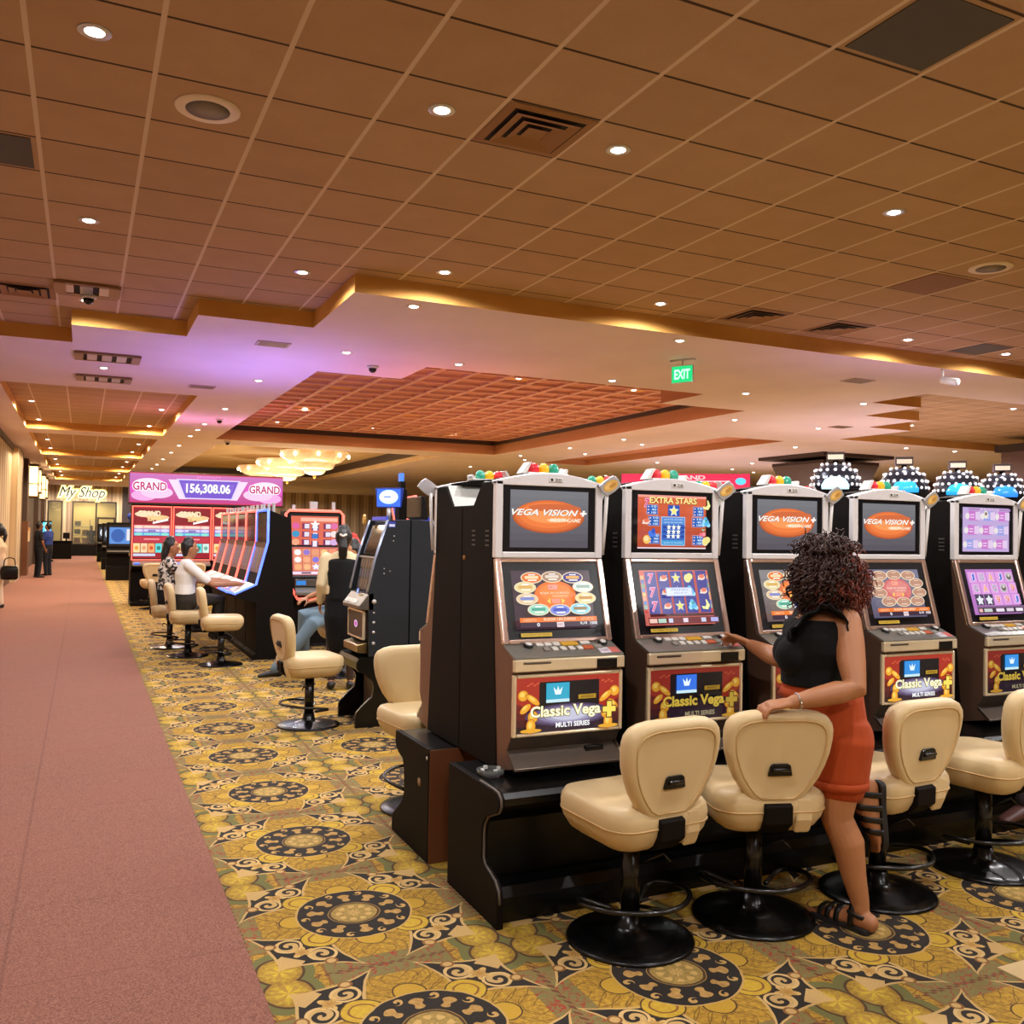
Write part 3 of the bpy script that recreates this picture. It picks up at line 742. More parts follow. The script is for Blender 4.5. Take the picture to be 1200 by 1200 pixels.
def art_pays():
    a = Art(.408, .264); a.grad(0, 0, 1, 1, 'b04830', 'd8623c', 6); a.rect(0, .0, 1, .025, 'e8d8e0'); a.rect(0, .955, 1, 1, 'f0a090')
    a.text('EXTRA STARS', .17, .835, .86, .955, '802010', .06); a.text('EXTRA STARS', .165, .845, .855, .965, 'ffe890', .03)
    a.rect(.43, .61, .6, .82, '2858b0'); a.star(.515, .71, .075, 'e8f0ff'); a.star(.515, .71, .058, 'ffe880')
    a.rect(.33, .06, .68, .6, 'c8e0f8'); a.rect(.337, .07, .673, .59, '3868c0'); a.rect(.337, .46, .673, .59, '5890d8'); a.rect(.337, .07, .673, .16, '48a0d8')
    for z in (.115, .495, .55): a.text('ganan las estrellas', .37, z-.015, .64, z+.012, 'e8f4ff', 0)
    for j in range(3):
        a.rect(.345, .2+.085*j+.01, .665, .255+.085*j, '2848a0')
        for i in range(3): a.star(.43+.07*i, .235+.085*j, .036, 'fffff0')
    for (x, z) in ((.1, .63), (.12, .42), (.12, .09), (.755, .61), (.735, .41), (.735, .07)):
        a.rect(x, z, x+.165, z+.19, 'f0b0a0'); a.rect(x+.004, z+.005, x+.16, z+.183, '2860b8')
        for k in range(3): a.text(('100', '40', '10')[k], x+.07, z+.02+.057*k, x+.14, z+.06+.057*k, 'd0ecff', .02); a.ell(x+.025, z+.035+.057*k, .012, .012, 'ffd8d0')
    for k, x, z, s in (('7', .07, .84, .06), ('m', .055, .5, .065), ('p', .14, .3, .065), ('o', .065, .17, .065), ('b', .93, .83, .065), ('g', .92, .5, .065), ('c', .86, .29, .06), ('l', .915, .15, .065)): fruit(a, k, x, z, s)
    return a.mesh('pay_picture', screen_on)
def art_fruit():
    a = Art(.408, .272); a.rect(0, 0, 1, 1, 'c8685c'); cs = ['d85848', 'e8b078', '5878b8', '70a888', '6888c0', 'd8c078', 'e0a080', '5888c0', '80b8a8', 'c83830']
    for k in range(10):
        z = .91-.077*k; a.rect(.01, z, .055, z+.068, cs[k], 1 if k == 0 else 0); a.rect(.945, z, .99, z+.068, cs[k], 0)
    cols = ['777', 'mmm', 'sss', 'lgg', 'mmb']
    for i in range(5):
        x0 = .075+.174*i; a.rect(x0, .2, x0+.155, .97, '3a3a90')
        for j in range(3): fruit(a, cols[i][j], x0+.078, .845-.255*j, .068)
    a.rect(.3, .5, .68, .66, 'a8b8e0'); a.rect(.31, .515, .67, .645, 'dce4f8'); a.text('PREMIO', .38, .6, .62, .63, '6070b0', 0); a.text('JUEGUE YA', .41, .535, .6, .575, '8090c0', 0)
    a.rect(.03, .135, .97, .185, '501818'); a.rect(.0, .0, 1, .12, '701c20')
    for x0, x1, c in ((.01, .115, 'f8c8b8'), (.13, .24, 'b8d8c8'), (.275, .335, 'd0d8f0'), (.48, .55, 'e8d8e8'), (.74, .81, 'c8d0e8'), (.88, .99, 'b0b0e8')): a.rect(x0, .025, x1, .1, c)
    return a.mesh('fruit_reels', screen_on)
def art_pink_top():
    a = Art(.408, .264); a.rect(0, 0, 1, 1, 'c0a8d8')
    for j in range(3):
        for i in range(3):
            x, z = .08+.31*i, .06+.32*j
            a.rect(x, z, x+.2, z+.22, 'c878c8' if (i+j) % 3 else '98a0e0'); a.rect(x+.14, z+.02, x+.24, z+.2, 'e0c8e8'); a.ell(x-.03, z+.1, .045, .07, 'e8e0e0')
            a.rect(x+.03, z+.06, x+.11, z+.085, 'f0d0f0'); a.rect(x+.03, z+.12, x+.11, z+.145, 'f0d0f0')
    a.ell(.42, .84, .05, .09, 'e8e4d8'); a.ell(.42, .86, .03, .04, '907870'); a.rect(.05, .93, .95, .98, 'b088c0'); a.text('PAGOS', .3, .935, .7, .975, 'f0e0f8', .01)
    return a.mesh('pink_pay_picture', screen_on)
def art_cards():
    a = Art(.408, .272); a.rect(0, 0, 1, 1, 'b878c0'); rows = [['J', '10', 'A', 'J', '*'], ['Q', 'A', 'Q', '*', '9'], ['#', '#', '9', '9', 'J']]
    for j in range(3):
        for i in range(5):
            x, z = .03+.19*i, .7-.255*j
            a.rect(x, z, x+.175, z+.24, 'e0a0e0' if rows[j][i] != '#' else '484058')
            t = rows[j][i]
            if t == '*': a.ell(x+.09, z+.12, .075, .1, 'c8c0c8'); a.ell(x+.09, z+.12, .05, .065, '706868'); a.ell(x+.09, z+.15, .025, .03, 'e0d8d0')
            elif t == '#': a.star(x+.09, z+.11, .08, 'e8e8f0', k=.55)
            else:
                c = {'J': '4868d0', '1': '8090a8', 'A': 'f0a058', 'Q': '709090', '9': 'e88870'}[t[0]]
                a.text(t, x+.035, z+.035, x+.14, z+.205, 'f8e8f8', .06); a.text(t, x+.045, z+.045, x+.13, z+.195, c, .02)
    a.rect(0, 0, 1, .17, '806088'); a.rect(.02, .02, .98, .13, '40283c')
    for x0, x1, c in ((.03, .1, 'f0b8b0'), (.13, .3, 'c8d0c8'), (.38, .55, 'f0e0f0'), (.6, .75, 'e0d0e0'), (.8, .95, 'f0e8f0')): a.rect(x0, .04, x1, .11, c)
    return a.mesh('card_reels', screen_on)
def art_belly(lit):
    a = Art(.515, .245); a.grad(0, 0, 1, 1, '241018', 'a02c20', 8)
    a.poly([(.0, .55), (.0, 1), (1, 1), (1, .55), (.86, .4), (.14, .4)], 'a83022'); a.rect(.215, .38, .8, .9, '0d0b10'); a.rect(.1, .0, .9, .4, '2a1a2c')
    if lit:
        for k in range(5): a.ell(.5, .3, .42-.06*k, .2-.025*k, ('4a3a58', '68587a', '8a80a0', 'a8a4c0', 'c8c8dc')[k])
    for s_ in (1, -1):
        X = lambda x: .5+s_*(x-.5)
        for x, z, rx, rz, rot in ((.06, .68, .045, .09, 0), (.15, .6, .035, .11, .5), (.08, .45, .035, .09, -.4), (.15, .3, .045, .1, 0), (.13, .14, .04, .12, 0)):
            a.ell(X(x), z, rx*1.12, rz*1.1, 'a86020', rot=rot*s_); a.ell(X(x), z, rx, rz, 'f0a830', rot=rot*s_); a.ell(X(x)-.008, z+.02, rx*.5, rz*.5, 'ffd060', rot=rot*s_)
        a.ell(X(.13), .06, .1, .035, 'e8a830')
        for k in range(4): a.ell(X(.1+.03*k), .86+.03*(k % 2), .02, .012, 'd05838', rot=.8)
    c1, c2 = ('fff4d0', 'ffffff') if lit else ('e8c048', 'c8b890')
    a.text('Classic Vega', .11, .235, .79, .495, '3a2410', .07); a.text('Classic Vega', .11, .24, .79, .5, 'ffd850' if not lit else 'fff090', .035); 
    if lit: a.text('Classic Vega', .113, .245, .787, .495, 'fffce0', .012)
    a.text('+', .8, .2, .95, .52, '503010', .09); a.text('+', .81, .22, .94, .5, 'ffe060' if lit else 'e0b840', .06)
    a.text('MULTI SERIES', .35, .1, .68, .19, c2, .03)
    return a.mesh('belly_picture', screen_on if lit else screen_dim)
def art_display(c):
    a = Art(.115, .085); a.rect(0, 0, 1, 1, c); a.rect(.0, .0, 1, .16, 'c8e8f0'); a.poly([(.38, .4), (.62, .4), (.7, .8), (.56, .6), (.5, .85), (.44, .6), (.3, .8)], 'e8fcff')
    return a.mesh('display_picture', screen_on)

# ---------------------------------------------------------------- the near slot machines (front faces -y, origin at the middle of the back, on the floor)
HW = .279
TILT = -math.atan2(.106, .378)
def frame_ring(mb, x0, x1, z0, z1, t, y0, y1, mi=0, tb=None):
    tb = tb or t
    mb.box(x0, x0+t, y0, y1, z0, z1, mi).box(x1-t, x1, y0, y1, z0, z1, mi).box(x0+t, x1-t, y0, y1, z0, z0+tb, mi).box(x0+t, x1-t, y0, y1, z1-tb, z1, mi)
    return mb
PLATE = mat('plaque_gold', 'd9a752', .5)
def make_cabinet(loc, rz, label, group, top, low, lit, num, disp='2fa8c8'):
    t = thing('slot_machine', label, 'slot machine', loc, rz, group)
    zb = .545
    prof = [(0, zb), (0, 1.727), (-.133, 1.727), (-.235, 1.832), (-.362, 1.832), (-.366, 1.478), (-.447, zb)]
    MB().prism(prof, -HW, HW, 'x').build('cabinet_body', black, t, .004)
    MB().prism([(-.128, 1.724), (-.2325, 1.8375), (-.2385, 1.8325), (-.137, 1.724)], -HW+.012, HW-.012, 'x').build('vent_plate', silver_plate, t)
    for yy in (-.145, -.305):
        v = MB()
        for k in range(4): v.box(-HW-.002, -HW+.002, yy-.02, yy+.02, 1.535+.022*k, 1.543+.022*k)
        v.build('side_slots', mat('slot_grey', '4c4843', .5), t)
    MB().tube([(-HW-.006, -.035, 1.475), (-HW+.004, -.035, 1.475)], .011, 12).build('side_lock', mat('brass'), t)
    # lower front: prism that carries the sloped door, the deck, the belly and the tray
    fp = [(-.36, 1.478), (-.372, 1.478), (-.478, 1.1), (-.606, 1.05), (-.606, .998), (-.588, .99), (-.584, .715), (-.542, .65), (-.618, .585), (-.47, .55), (-.40, .55)]
    MB().prism(fp, -HW+.004, HW-.004, 'x').build('front_body', mat('bronze_side', '7d5f4d', .35, .6), t, .003)
    # upper door: pale arched surround
    sur = MB()
    arch = [(-HW, 1.478), (-HW, 1.836)]+[(-HW+2*HW*k/12, 1.836+.044*sin(pi*k/12)) for k in range(1, 12)]+[(HW, 1.836), (HW, 1.478)]
    inn = [(-.245, 1.512), (-.245, 1.818), (.245, 1.818), (.245, 1.512)]
    n = len(arch)
    sur.box(-HW, -.242, -.396, -.362, 1.484, 1.836).box(.242, HW, -.396, -.362, 1.484, 1.836).box(-.242, .242, -.396, -.362, 1.484, 1.512)
    sur.prism([(-HW, 1.816), (HW, 1.816)]+arch[1:-1][::-1], -.396, -.34, 'y')
    sur.build('upper_surround', mat('pearl_chrome', 'f4f2f4', .25, .25), t, .004)
    MB().prism([(-.2, 1.84), (.2, 1.84)]+[(HW*.75-2*HW*.75*k/12, 1.838+.038*sin(pi*(.125+.75*k/12))) for k in range(13)], -.34, -.2, 'y').build('top_cap', black, t)
    b = MB().box(-.244, .244, -.388, -.37, 1.508, 1.82).build('upper_bezel', bezel_m, t, .004)
    link('upper_screen', top, b, loc=(-.204, -.3885, 1.532))
    # number plate
    MB().box(-.012, .062, -.4, -.395, 1.836, 1.858).build('number_plate', white_pl, t, .002)
    a = Art(.07, .02); a.ell(.18, .5, .1, .35, '302a28'); a.text(num, .4, .15, .9, .85, '403a36', .0); link('number_print', a.mesh('number', printed), t, loc=(-.01, -.4003, 1.837))
    # lower door
    ld = MB(); frame_ring(ld, -HW, HW, 0, .392, .03, -.026, .0, tb=.02)
    ld.build('lower_surround', mat('rosy_chrome', 'f0d4c6', .16, .85), t, .006, loc=(0, -.478, 1.1), rot=(TILT, 0, 0))
    b = MB().box(-.25, .25, -.018, .0, .016, .376).build('lower_bezel', bezel_m, t, .004, loc=(0, -.478, 1.1), rot=(TILT, 0, 0))
    link('lower_screen', low, b, loc=(-.207, -.0185, .062))
    a = Art(.155, .017); a.rect(0, 0, 1, 1, 'd8b83c'); a.text('MAYORES DE EDAD', .06, .3, .94, .7, '5a4410', 0)
    link('notice_sticker', a.mesh('sticker', printed), t, loc=(-.19, -.478-.0195*cos(TILT)-.0, 1.1+.035)).rotation_euler = (TILT, 0, 0)
    # button deck
    sl = math.atan2(.05, .128)
    d = MB().box(-HW+.004, HW-.004, 0, .1366, 0, .01).build('button_deck', deck_m, t, .002, loc=(0, -.606, 1.05), rot=(sl, 0, 0))
    for x in (-.165, .215):
        k = MB().lathe([(.0001, .024), (.018, .024), (.022, .02), (.023, .01)], (x, .1, 0), 18).build('round_button', mat('button_black', '111112', .3), d)
        MB().lathe([(.0001, .0275), (.013, .026), (.017, .0235)], (x, .1, 0), 18).build('button_cap', white_pl, k)
    btn = {'w': mat('button_white', 'd8d4cc', .35), 'y': mat('button_yellow', 'd0a030', .4), 'r': mat('button_red', 'c0603c', .4), 'g': mat('button_grey', '8c8880', .4)}
    for k in range(3): MB().box(-.125+.042*k, -.09+.042*k, .092, .118, .009, .018).build('button', btn['w'], d, .003)
    MB().box(.0, .085, .088, .118, .009, .018).build('button', btn['y'], d, .003)
    for k in range(5): MB().box(-.105+.042*k, -.078+.042*k, .048, .078, .009, .018).build('button', btn['w' if k else 'g'], d, .003)
    MB().box(.095, .145, .05, .08, .009, .018).build('button', btn['r'], d, .003); MB().box(.1, .15, .096, .12, .009, .018).build('button', btn['w'], d, .003)
    MB().box(.15, .195, .055, .085, .009, .018).build('button', btn['g'], d, .003)
    a = Art(.1, .05); a.rect(0, 0, .55, 1, 'd8d0d8'); a.rect(.55, 0, 1, 1, 'c86a60'); a.text('TICKET', .06, .3, .5, .7, '605868', 0)
    link('ticket_label', a.mesh('ticket', printed), d, loc=(.165, .012, .0105), rot=(-pi/2, 0, 0))
    MB().box(-HW+.002, HW-.002, -.615, -.59, .998, 1.052).build('deck_apron', chrome_gold, t, .006)
    MB().box(.13, .235, -.618, -.61, .999, 1.042).build('bill_slot', black_gloss, t, .003)
    MB().box(-.235, -.1, -.6165, -.61, 1.03, 1.041).build('drop_latch', steel_dark, t, .002)
    # belly door
    bf = MB(); frame_ring(bf, -HW+.004, HW-.004, .715, .985, .018, -.602, -.58, tb=.016)
    bf.build('belly_frame', chrome_gold, t, .006)
    g = MB().box(-.262, .262, -.594, -.58, .73, .97).build('belly_panel', black_gloss, t)
    link('belly_art', belly_art[bool(lit)], g, loc=(-.2575, -.5945, .728))
    a = art_display(disp); link('player_display', a, g, loc=(-.115, -.601, .858))
    a = Art(.09, .02); a.rect(0, 0, 1, 1, 'c8a838'); a.text('AVISO', .15, .25, .85, .75, '4a3a10', 0); link('warning_sticker', a.mesh('warn', printed), g, loc=(.045, -.6015, .866))
    # drop tray
    MB().prism([(-.584, .713), (-.545, .652), (-.53, .655), (-.57, .72)], -HW+.006, HW-.006, 'x').build('under_panel', steel_dark, t, .002)
    MB().prism([(-.548, .652), (-.628, .588), (-.628, .578), (-.615, .578), (-.54, .64)], -HW+.004, HW-.004, 'x').build('drop_tray', mat('brushed_tray', '6e635a', .3, .9), t, .002)
    MB().box(.1, .19, -.58, -.56, .612, .648).build('ticket_slot', black_gloss, t, .002)
    a = Art(.1, .018); a.rect(0, 0, 1, 1, 'c8a838'); a.text('PAGO MANUAL', .1, .25, .9, .75, '4a3a10', 0); link('tray_sticker', a.mesh('tray', printed), t, loc=(.095, -.612, .592), rot=(radians(-50), 0, 0))
    MB().tube([(HW-.01, -.548, .66), (HW-.008, -.62, .595)], .008, 8).build('tray_rod', chrome, t)
    # candle: three coloured lamps on a pale holder
    h = MB().box(-.1, .11, -.36, -.275, 1.872, 1.882).prism([(-.13, 1.875), (-.09, 1.93), (-.075, 1.93), (-.105, 1.875)], -.35, -.285, 'y').prism([(.085, 1.875), (.105, 1.905), (.117, 1.9), (.11, 1.875)], -.35, -.285, 'y').build('lamp_holder', white_pl, t, .003)
    for x, c, e in ((-.052, 'c8202c', 'red'), (0, 'e0a818', 'yellow'), (.052, '1c8c70', 'green')):
        MB().ball((x, -.317, 1.898), (.027, .03, .032), seg=14, rings=8).build('%s_lamp' % e, mat('lamp_'+e, c, .25, emit=c, es=.35, coat=.5), h)
    # gold tag on its lever
    tg = MB().prism([(.055*cos(2*pi*k/8+.2)*(1+.25*(k % 2))*1.0, .036*sin(2*pi*k/8+.2)*(1+.25*(k % 2))) for k in range(8)], -.006, .006, 'y').build('tag_board', silver, t, .002, loc=(.31, -.41, 1.83), rot=(0, radians(-28), 0))
    a = Art(.09, .05); a.ell(.5, .5, .5, .5, 'd8a850', 10); a.ell(.4, .55, .3, .25, 'e8c070', 8); a.ell(.62, .45, .25, .2, 'c08838', 8); link('tag_face', a.mesh('tag', printed), tg, loc=(-.045, -.0068, -.025))
    MB().tube([(.3, -.4, 1.8), (.296, -.39, 1.64), (.29, -.38, 1.5)], .009, 8).build('tag_stem', white_pl, t)
    return t
belly_art = {True: art_belly(True), False: art_belly(False)}
A_logo, A_menu, A_pays, A_fruit, A_ptop, A_cards = art_logo(), art_menu().mesh('menu_picture', screen_on), art_pays(), art_fruit(), art_pink_top(), art_cards()
A_menu2 = art_menu('5a5870', '7a7890', 'd87070', True).mesh('menu_picture_pale', screen_on)
A_menu3 = art_menu('6a5a58', '8a8484', 'e07848').mesh('menu_picture_grey', screen_on)
YB = 4.155
GA = 'black slot machines of the near row'
make_cabinet((1.962, YB, 0), 0, 'black slot machine at the near end of the row, its whole glowing front visible', GA, A_logo, A_menu, True, '20')
make_cabinet((2.648, YB, 0), 0, 'black slot machine showing fruit reels and sevens under a red pay screen', GA, A_pays, A_fruit, False, '26', '2f70e0')
make_cabinet((3.385, YB, 0), 0, 'black slot machine partly hidden behind the curly haired woman', GA, A_logo, A_menu3, False, '25', '2f70e0')
make_cabinet((4.125, YB, 0), 0, 'black slot machine right of the curly haired woman, pale menu screen', GA, A_logo, A_menu2, True, '24', '2f90e0')
make_cabinet((4.925, YB, 0), 0, 'black slot machine furthest right in the near row, pink card screens', GA, A_ptop, A_cards, False, '23', '2f90e0')
GB = 'black slot machines of the row behind'
for k, x in enumerate((1.962, 2.648, 3.385, 4.125, 4.925)):
    make_cabinet((x, YB+.006, 0), pi, 'black slot machine standing back to back with the %s machine of the near row' % ORD[k], GB, A_logo, A_menu, False, str(30+k))

# the bases
t = thing('machine_base', 'long black wooden base with wavy end under the near row of slot machines', 'machine base', (0, 0, 0))
FP = [(3.916, .545), (3.58, .545), (3.43, .545), (3.39, .54), (3.366, .52), (3.364, .49), (3.385, .462), (3.43, .445), (3.49, .42), (3.523, .38), (3.532, .34), (3.532, .24), (3.515, .215), (3.475, .203), (3.41, .182), (3.375, .15), (3.366, .1), (3.366, 0), (3.916, 0)]
MB().prism(FP, 1.54, 1.57, 'x').build('end_panel', black, t, .003)
body = [(3.916, .543), (3.43, .543), (3.39, .537), (3.37, .518), (3.37, .49), (3.39, .466), (3.44, .45), (3.5, .42), (3.54, .38), (3.54, .15), (3.44, .14), (3.42, .1), (3.42, 0), (3.916, 0)]
MB().prism(body, 1.57, 5.55, 'x').build('bench', black_gloss, t)
MB().tube([(1.552, y, z) for y, z in FP[1:17]], .006, 6).build('edge_trim', mat('worn_edge', '5a5148', .5), t)
t2 = thing('machine_base', 'black wooden base with brown back board under the row behind', 'machine base', (0, 0, 0))
BP = [(4.172, .545), (4.684, .54), (4.693, .49), (4.675, .45), (4.63, .43), (4.57, .415), (4.545, .375), (4.538, .3), (4.538, .25), (4.56, .2), (4.6, .175), (4.66, .13), (4.72, .089), (4.727, .05), (4.727, 0), (4.172, 0)]
MB().prism(BP, 1.535, 1.565, 'x').build('end_panel', black, t2, .003)
MB().prism([(4.18, .543), (4.67, .538), (4.68, .49), (4.54, .41), (4.53, .2), (4.65, .12), (4.65, 0), (4.18, 0)], 1.565, 5.55, 'x').build('bench', black_gloss, t2)
MB().box(1.54, 1.636, 4.164, 4.172, 0, .543).box(1.636, 5.55, 4.166, 4.172, 0, .543).build('back_board', wood, t2)
MB().tube([(1.533, 4.3, .36), (1.536, 4.3, .36)], .02, 16).build('cable_hole', mat('hole_wood', '8a6a48', .6), t2)
MB().tube([(1.532, 4.195, .5), (1.537, 4.195, .5)], .009, 10).build('screw_cap', silver, t2)
# ashtray
t = thing('ashtray', 'small square clear glass ashtray on the near end of the black base', 'ashtray', (1.62, 3.63, .545), radians(8))
pts = rrect(.1, .1, .025)
ab = MB().rings(pts, [(.85, .001), (1., .012), (1.02, .03), (.94, .032), (.86, .012), (.3, .010)]); ab.build('dish', glassy, t)
for k in range(4): MB().box(-.008, .008, .036, .047, .022, .036).xf(Matrix.Rotation(pi/2*k, 4, 'Z')).build('notch', mat('frost', 'd8dcd8', .4), t)

# ---------------------------------------------------------------- stools (sitter faces +y)
def outline_back():
    hw = [(0, .34), (.06, .5), (.15, .63), (.28, .78), (.42, .89), (.56, .965), (.7, 1.), (.8, 1.), (.88, .965), (.94, .88), (.98, .72), (1., .5)]
    r = [(.226*w, .385*h-.198) for h, w in hw]
    return [(x, z) for x, z in r]+[(-x, z) for x, z in reversed(r)]
def sx(outline, k): return [(x*k, z*k) for x, z in outline]
def make_stool(loc, rz, label, group, back=True):
    t = thing('stool', label, 'stool', loc, rz, group)
    MB().lathe([(.252, 0), (.255, .006), (.247, .014), (.2, .022), (.12, .032), (.07, .042), (.05, .06), (.044, .1)], seg=48).build('base', black_gloss, t)
    MB().lathe([(.038, .09), (.038, .4)], seg=24).lathe([(.075, .395), (.075, .41), (.0001, .41)], seg=20).build('pole', black_metal, t)
    fr = MB()
    fr.tube(catmull([(.07, .03, .12), (.17, .1, .15), (.225, 0, .175), (.2, -.12, .185), (.1, -.21, .19), (0, -.235, .19), (-.1, -.21, .19), (-.2, -.12, .185), (-.225, 0, .175), (-.17, .1, .15), (-.07, .03, .12)], 5), .0105, 8)
    fr.tube([(0, -.03, .14), (0, -.235, .19)], .008, 8)
    fr.build('foot_ring', black_metal, t)
    MB().tube([(.03, -.03, .3), (.1, -.08, .34), (.12, -.1, .31)], .006, 6).build('height_lever', black_metal, t)
    o = rrect(.475, .48, .1, 7)
    o = [(x*(1-.06*(y > 0)*abs(y)/.22), y) for x, y in o]
    st = MB().rings(o, [(.6, .41), (.74, .412), (.86, .432), (.955, .47), (.99, .5), (1., .53), (.985, .556), (.94, .574), (.85, .582), (.6, .586), (.3, .586)]).build('seat', cream, t)
    MB().tube([(x*.992, y*.992, .502) for x, y in o], .004, 6, closed=True).build('seam', cream_seam, st)
    if back:
        ob = outline_back()
        bk = MB().rings(ob, [(.3, .036), (.7, .036), (.86, .032), (.95, .02), (.995, .0), (1., -.012), (.985, -.032), (.94, -.047), (.86, -.052), (.82, -.049), (.6, -.049), (.3, -.049)], 'xz')
        b = bk.build('backrest', cream, t, loc=(0, -.212, .727), rot=(radians(8), 0, 0))
        b['label'] = 'cream padded backrest'
        MB().tube([(x*.83, -.0505, z*.83) for x, z in catmull([(x, 0, z) for x, z in ob], 2, True) for z in [z]] if False else [(x*.83, -.051, z*.83) for x, z in ob], .0042, 6, closed=True).build('piping', cream_seam, b)
        hd = MB().prism([(-.052, -.068), (.052, -.068), (.042, -.024), (.03, -.018), (-.03, -.018), (-.042, -.024)], -.062, -.046, 'y')
        hd.build('grip', black_gloss, b, .006)
        MB().tube([(-.034, -.064, -.04), (.034, -.064, -.04)], .009, 10).build('grip_bar', black_metal, b)
        MB().prism([(-.1, .405), (-.2, .412), (-.256, .46), (-.258, .53), (-.22, .548), (-.16, .5)], -.058, .058, 'x').build('bracket', black, t, .004)
        MB().prism([(-.215, .41), (-.24, .47), (-.24, .56), (-.21, .57), (-.19, .45)], .075, .15, 'x').build('seat_flap', cream, t, .012)
    return t
GS = 'cream stools along the near row of slot machines'
st0 = make_stool((2.0, 3.1, 0), radians(5), 'cream swivel stool nearest the camera, in front of the first slot machine', GS)
dup(st0, (2.595, 3.08, 0), radians(-17), 'cream swivel stool whose backrest the curly haired woman holds', GS)
dup(st0, (3.29, 3.06, 0), radians(3), 'cream swivel stool right behind the woman in the orange shorts', GS)
dup(st0, (4.03, 3.09, 0), radians(9), 'cream swivel stool cut by the right edge of the picture', GS)
dup(st0, (1.83, 5.04, 0), pi+radians(6), 'cream stool in the aisle behind the near row, facing away from the wall', 'cream stools in the back aisle')
# ---------------------------------------------------------------- charcoal slant machine in the middle distance
charc = mat('charcoal_side', '24272b', .55, spec=.2, bump=(80, .05, .002))
dim_scr = mat('dark_screen', '1b1f1e', .08, spec=.8)
def art_dim():
    a = Art(.40, .28); a.rect(0, 0, 1, 1, '2a2422')
    for j in range(3):
        for i in range(5): a.rect(.05+.185*i, .08+.3*j, .2+.185*i, .33+.3*j, ('5a4a4a', '3c4c5c', '6a5444', '44405a')[(i*2+j) % 4])
    return a.mesh('dim_picture', screen_dim)
A_dim = art_dim()
def make_slant(loc, rz, label, group=None, monitor=False):
    t = thing('slot_machine', label, 'slot machine', loc, rz, group); w = .275
    side = [(0, .57), (0, 1.7), (-.19, 1.69), (-.29, 1.376), (-.35, 1.1), (-.335, .57)]
    MB().prism(side, -w, -w+.03, 'x').prism(side, w-.03, w, 'x').prism([(0, .575), (0, 1.695), (-.15, 1.685), (-.25, 1.376), (-.3, 1.1), (-.3, .575)], -w+.03, w-.03, 'x').build('cabinet_body', charc, t, .004)
    tr = MB()
    for s_ in (-1, 1): tr.tube([(s_*(w-.012), -.19, 1.69), (s_*(w-.012), -.292, 1.376), (s_*(w-.012), -.355, 1.1)], .013, 8)
    tr.build('edge_strip', mat('pale_edge', 'a8b4d0', .3, .6), t)
    a1 = math.atan2(.1, .314); a2 = math.atan2(.05, .276)
    sc = MB().box(-.21, .21, -.012, 0, .02, .28).build('upper_screen', dim_scr, t, .003, loc=(0, -.26, 1.38), rot=(-a1, 0, 0))
    lo = MB().box(-.225, .225, -.012, 0, 0, .26).build('lower_bezel', bezel_m, t, .003, loc=(0, -.307, 1.11), rot=(-a2, 0, 0)); link('lower_screen', A_dim, lo, loc=(-.2, -.0125, -.01))
    MB().box(-.22, .22, -.02, .01, 1.372, 1.386).build('divider', silver, t, loc=(0, -.27, 0))
    MB().box(-.2, .2, -.02, 0, 0, .03).build('marquee', mat('blue_marquee', '3848a8', .3, emit='3848c8', es=.6), t, loc=(0, -.17, 1.692))
    dk = MB().prism([(-.3, 1.1), (-.35, 1.08), (-.425, .985), (-.425, .955), (-.3, .945)], -w+.03, w+.0, 'x').build('button_deck', steel_dark, t, .006)
    for k in range(5): MB().box(-.2+.07*k, -.145+.07*k, -.03, .01, 0, .008).build('button', mat('button_white'), dk, .002, loc=(0, -.395, 1.018), rot=(radians(50), 0, 0))
    a = Art(.06, .07); a.rect(0, 0, 1, 1, '3878d8'); a.rect(.2, .5, .8, .8, 'b8d8f8'); link('player_display', a.mesh('blue_display', screen_on), dk, loc=(-.06, -.362, 1.045), rot=(-.2, 0, 0))
    MB().box(.06, .15, -.37, -.35, 1.05, 1.075).build('bill_slot', chrome_gold, dk)
    bp = MB().box(-.22, .22, -.372, -.3, .72, .93).build('belly_panel', mat('brown_panel', '3c2c26', .4), t, .004)
    fr = MB(); frame_ring(fr, -.235, .235, .705, .94, .014, -.38, -.36); fr.build('belly_trim', chrome_gold, bp)
    a = Art(.1, .06); a.ell(.5, .5, .5, .5, 'e8c8e8'); a.ell(.5, .5, .38, .36, 'c050b0'); link('round_badge', a.mesh('badge', screen_on), bp, loc=(-.05, -.3735, .79))
    MB().prism([(-.33, .68), (-.42, .66), (-.42, .6), (-.33, .585)], -.21, .21, 'x').build('coin_tray', mat('brass_tray', 'a08a5c', .3, .9), t, .006)
    for z_, r in ((1.02, .02), (.93, .008), (.85, .012), (.77, .012), (.68, .014)):
        MB().tube([(w-.004, -.3, z_), (w+.004, -.3, z_)], r, 12).build('side_lock', silver, t)
    for y_, z_ in ((-.14, 1.56), (-.145, 1.52), (-.17, 1.27), (-.22, 1.29), (-.22, 1.25)): MB().tube([(w-.003, y_, z_), (w+.003, y_, z_)], .006, 8).build('screw', silver, t)
    a = Art(.06, .05); a.rect(0, 0, 1, 1, '2838a0'); a.rect(.1, .15, .9, .55, 'd0d8f0'); o = link('serial_sticker', a.mesh('serial', printed), t, loc=(w+.002, -.19, 1.63), rot=(0, 0, pi/2))
    b = MB()
    pr = [(0, .57), (-.36, .568), (-.42, .56), (-.438, .53), (-.44, .48), (-.42, .45), (-.36, .43), (-.3, .37), (-.29, .33), (-.3, .25), (-.36, .2), (-.43, .13), (-.44, .1), (-.44, 0), (0, 0)]
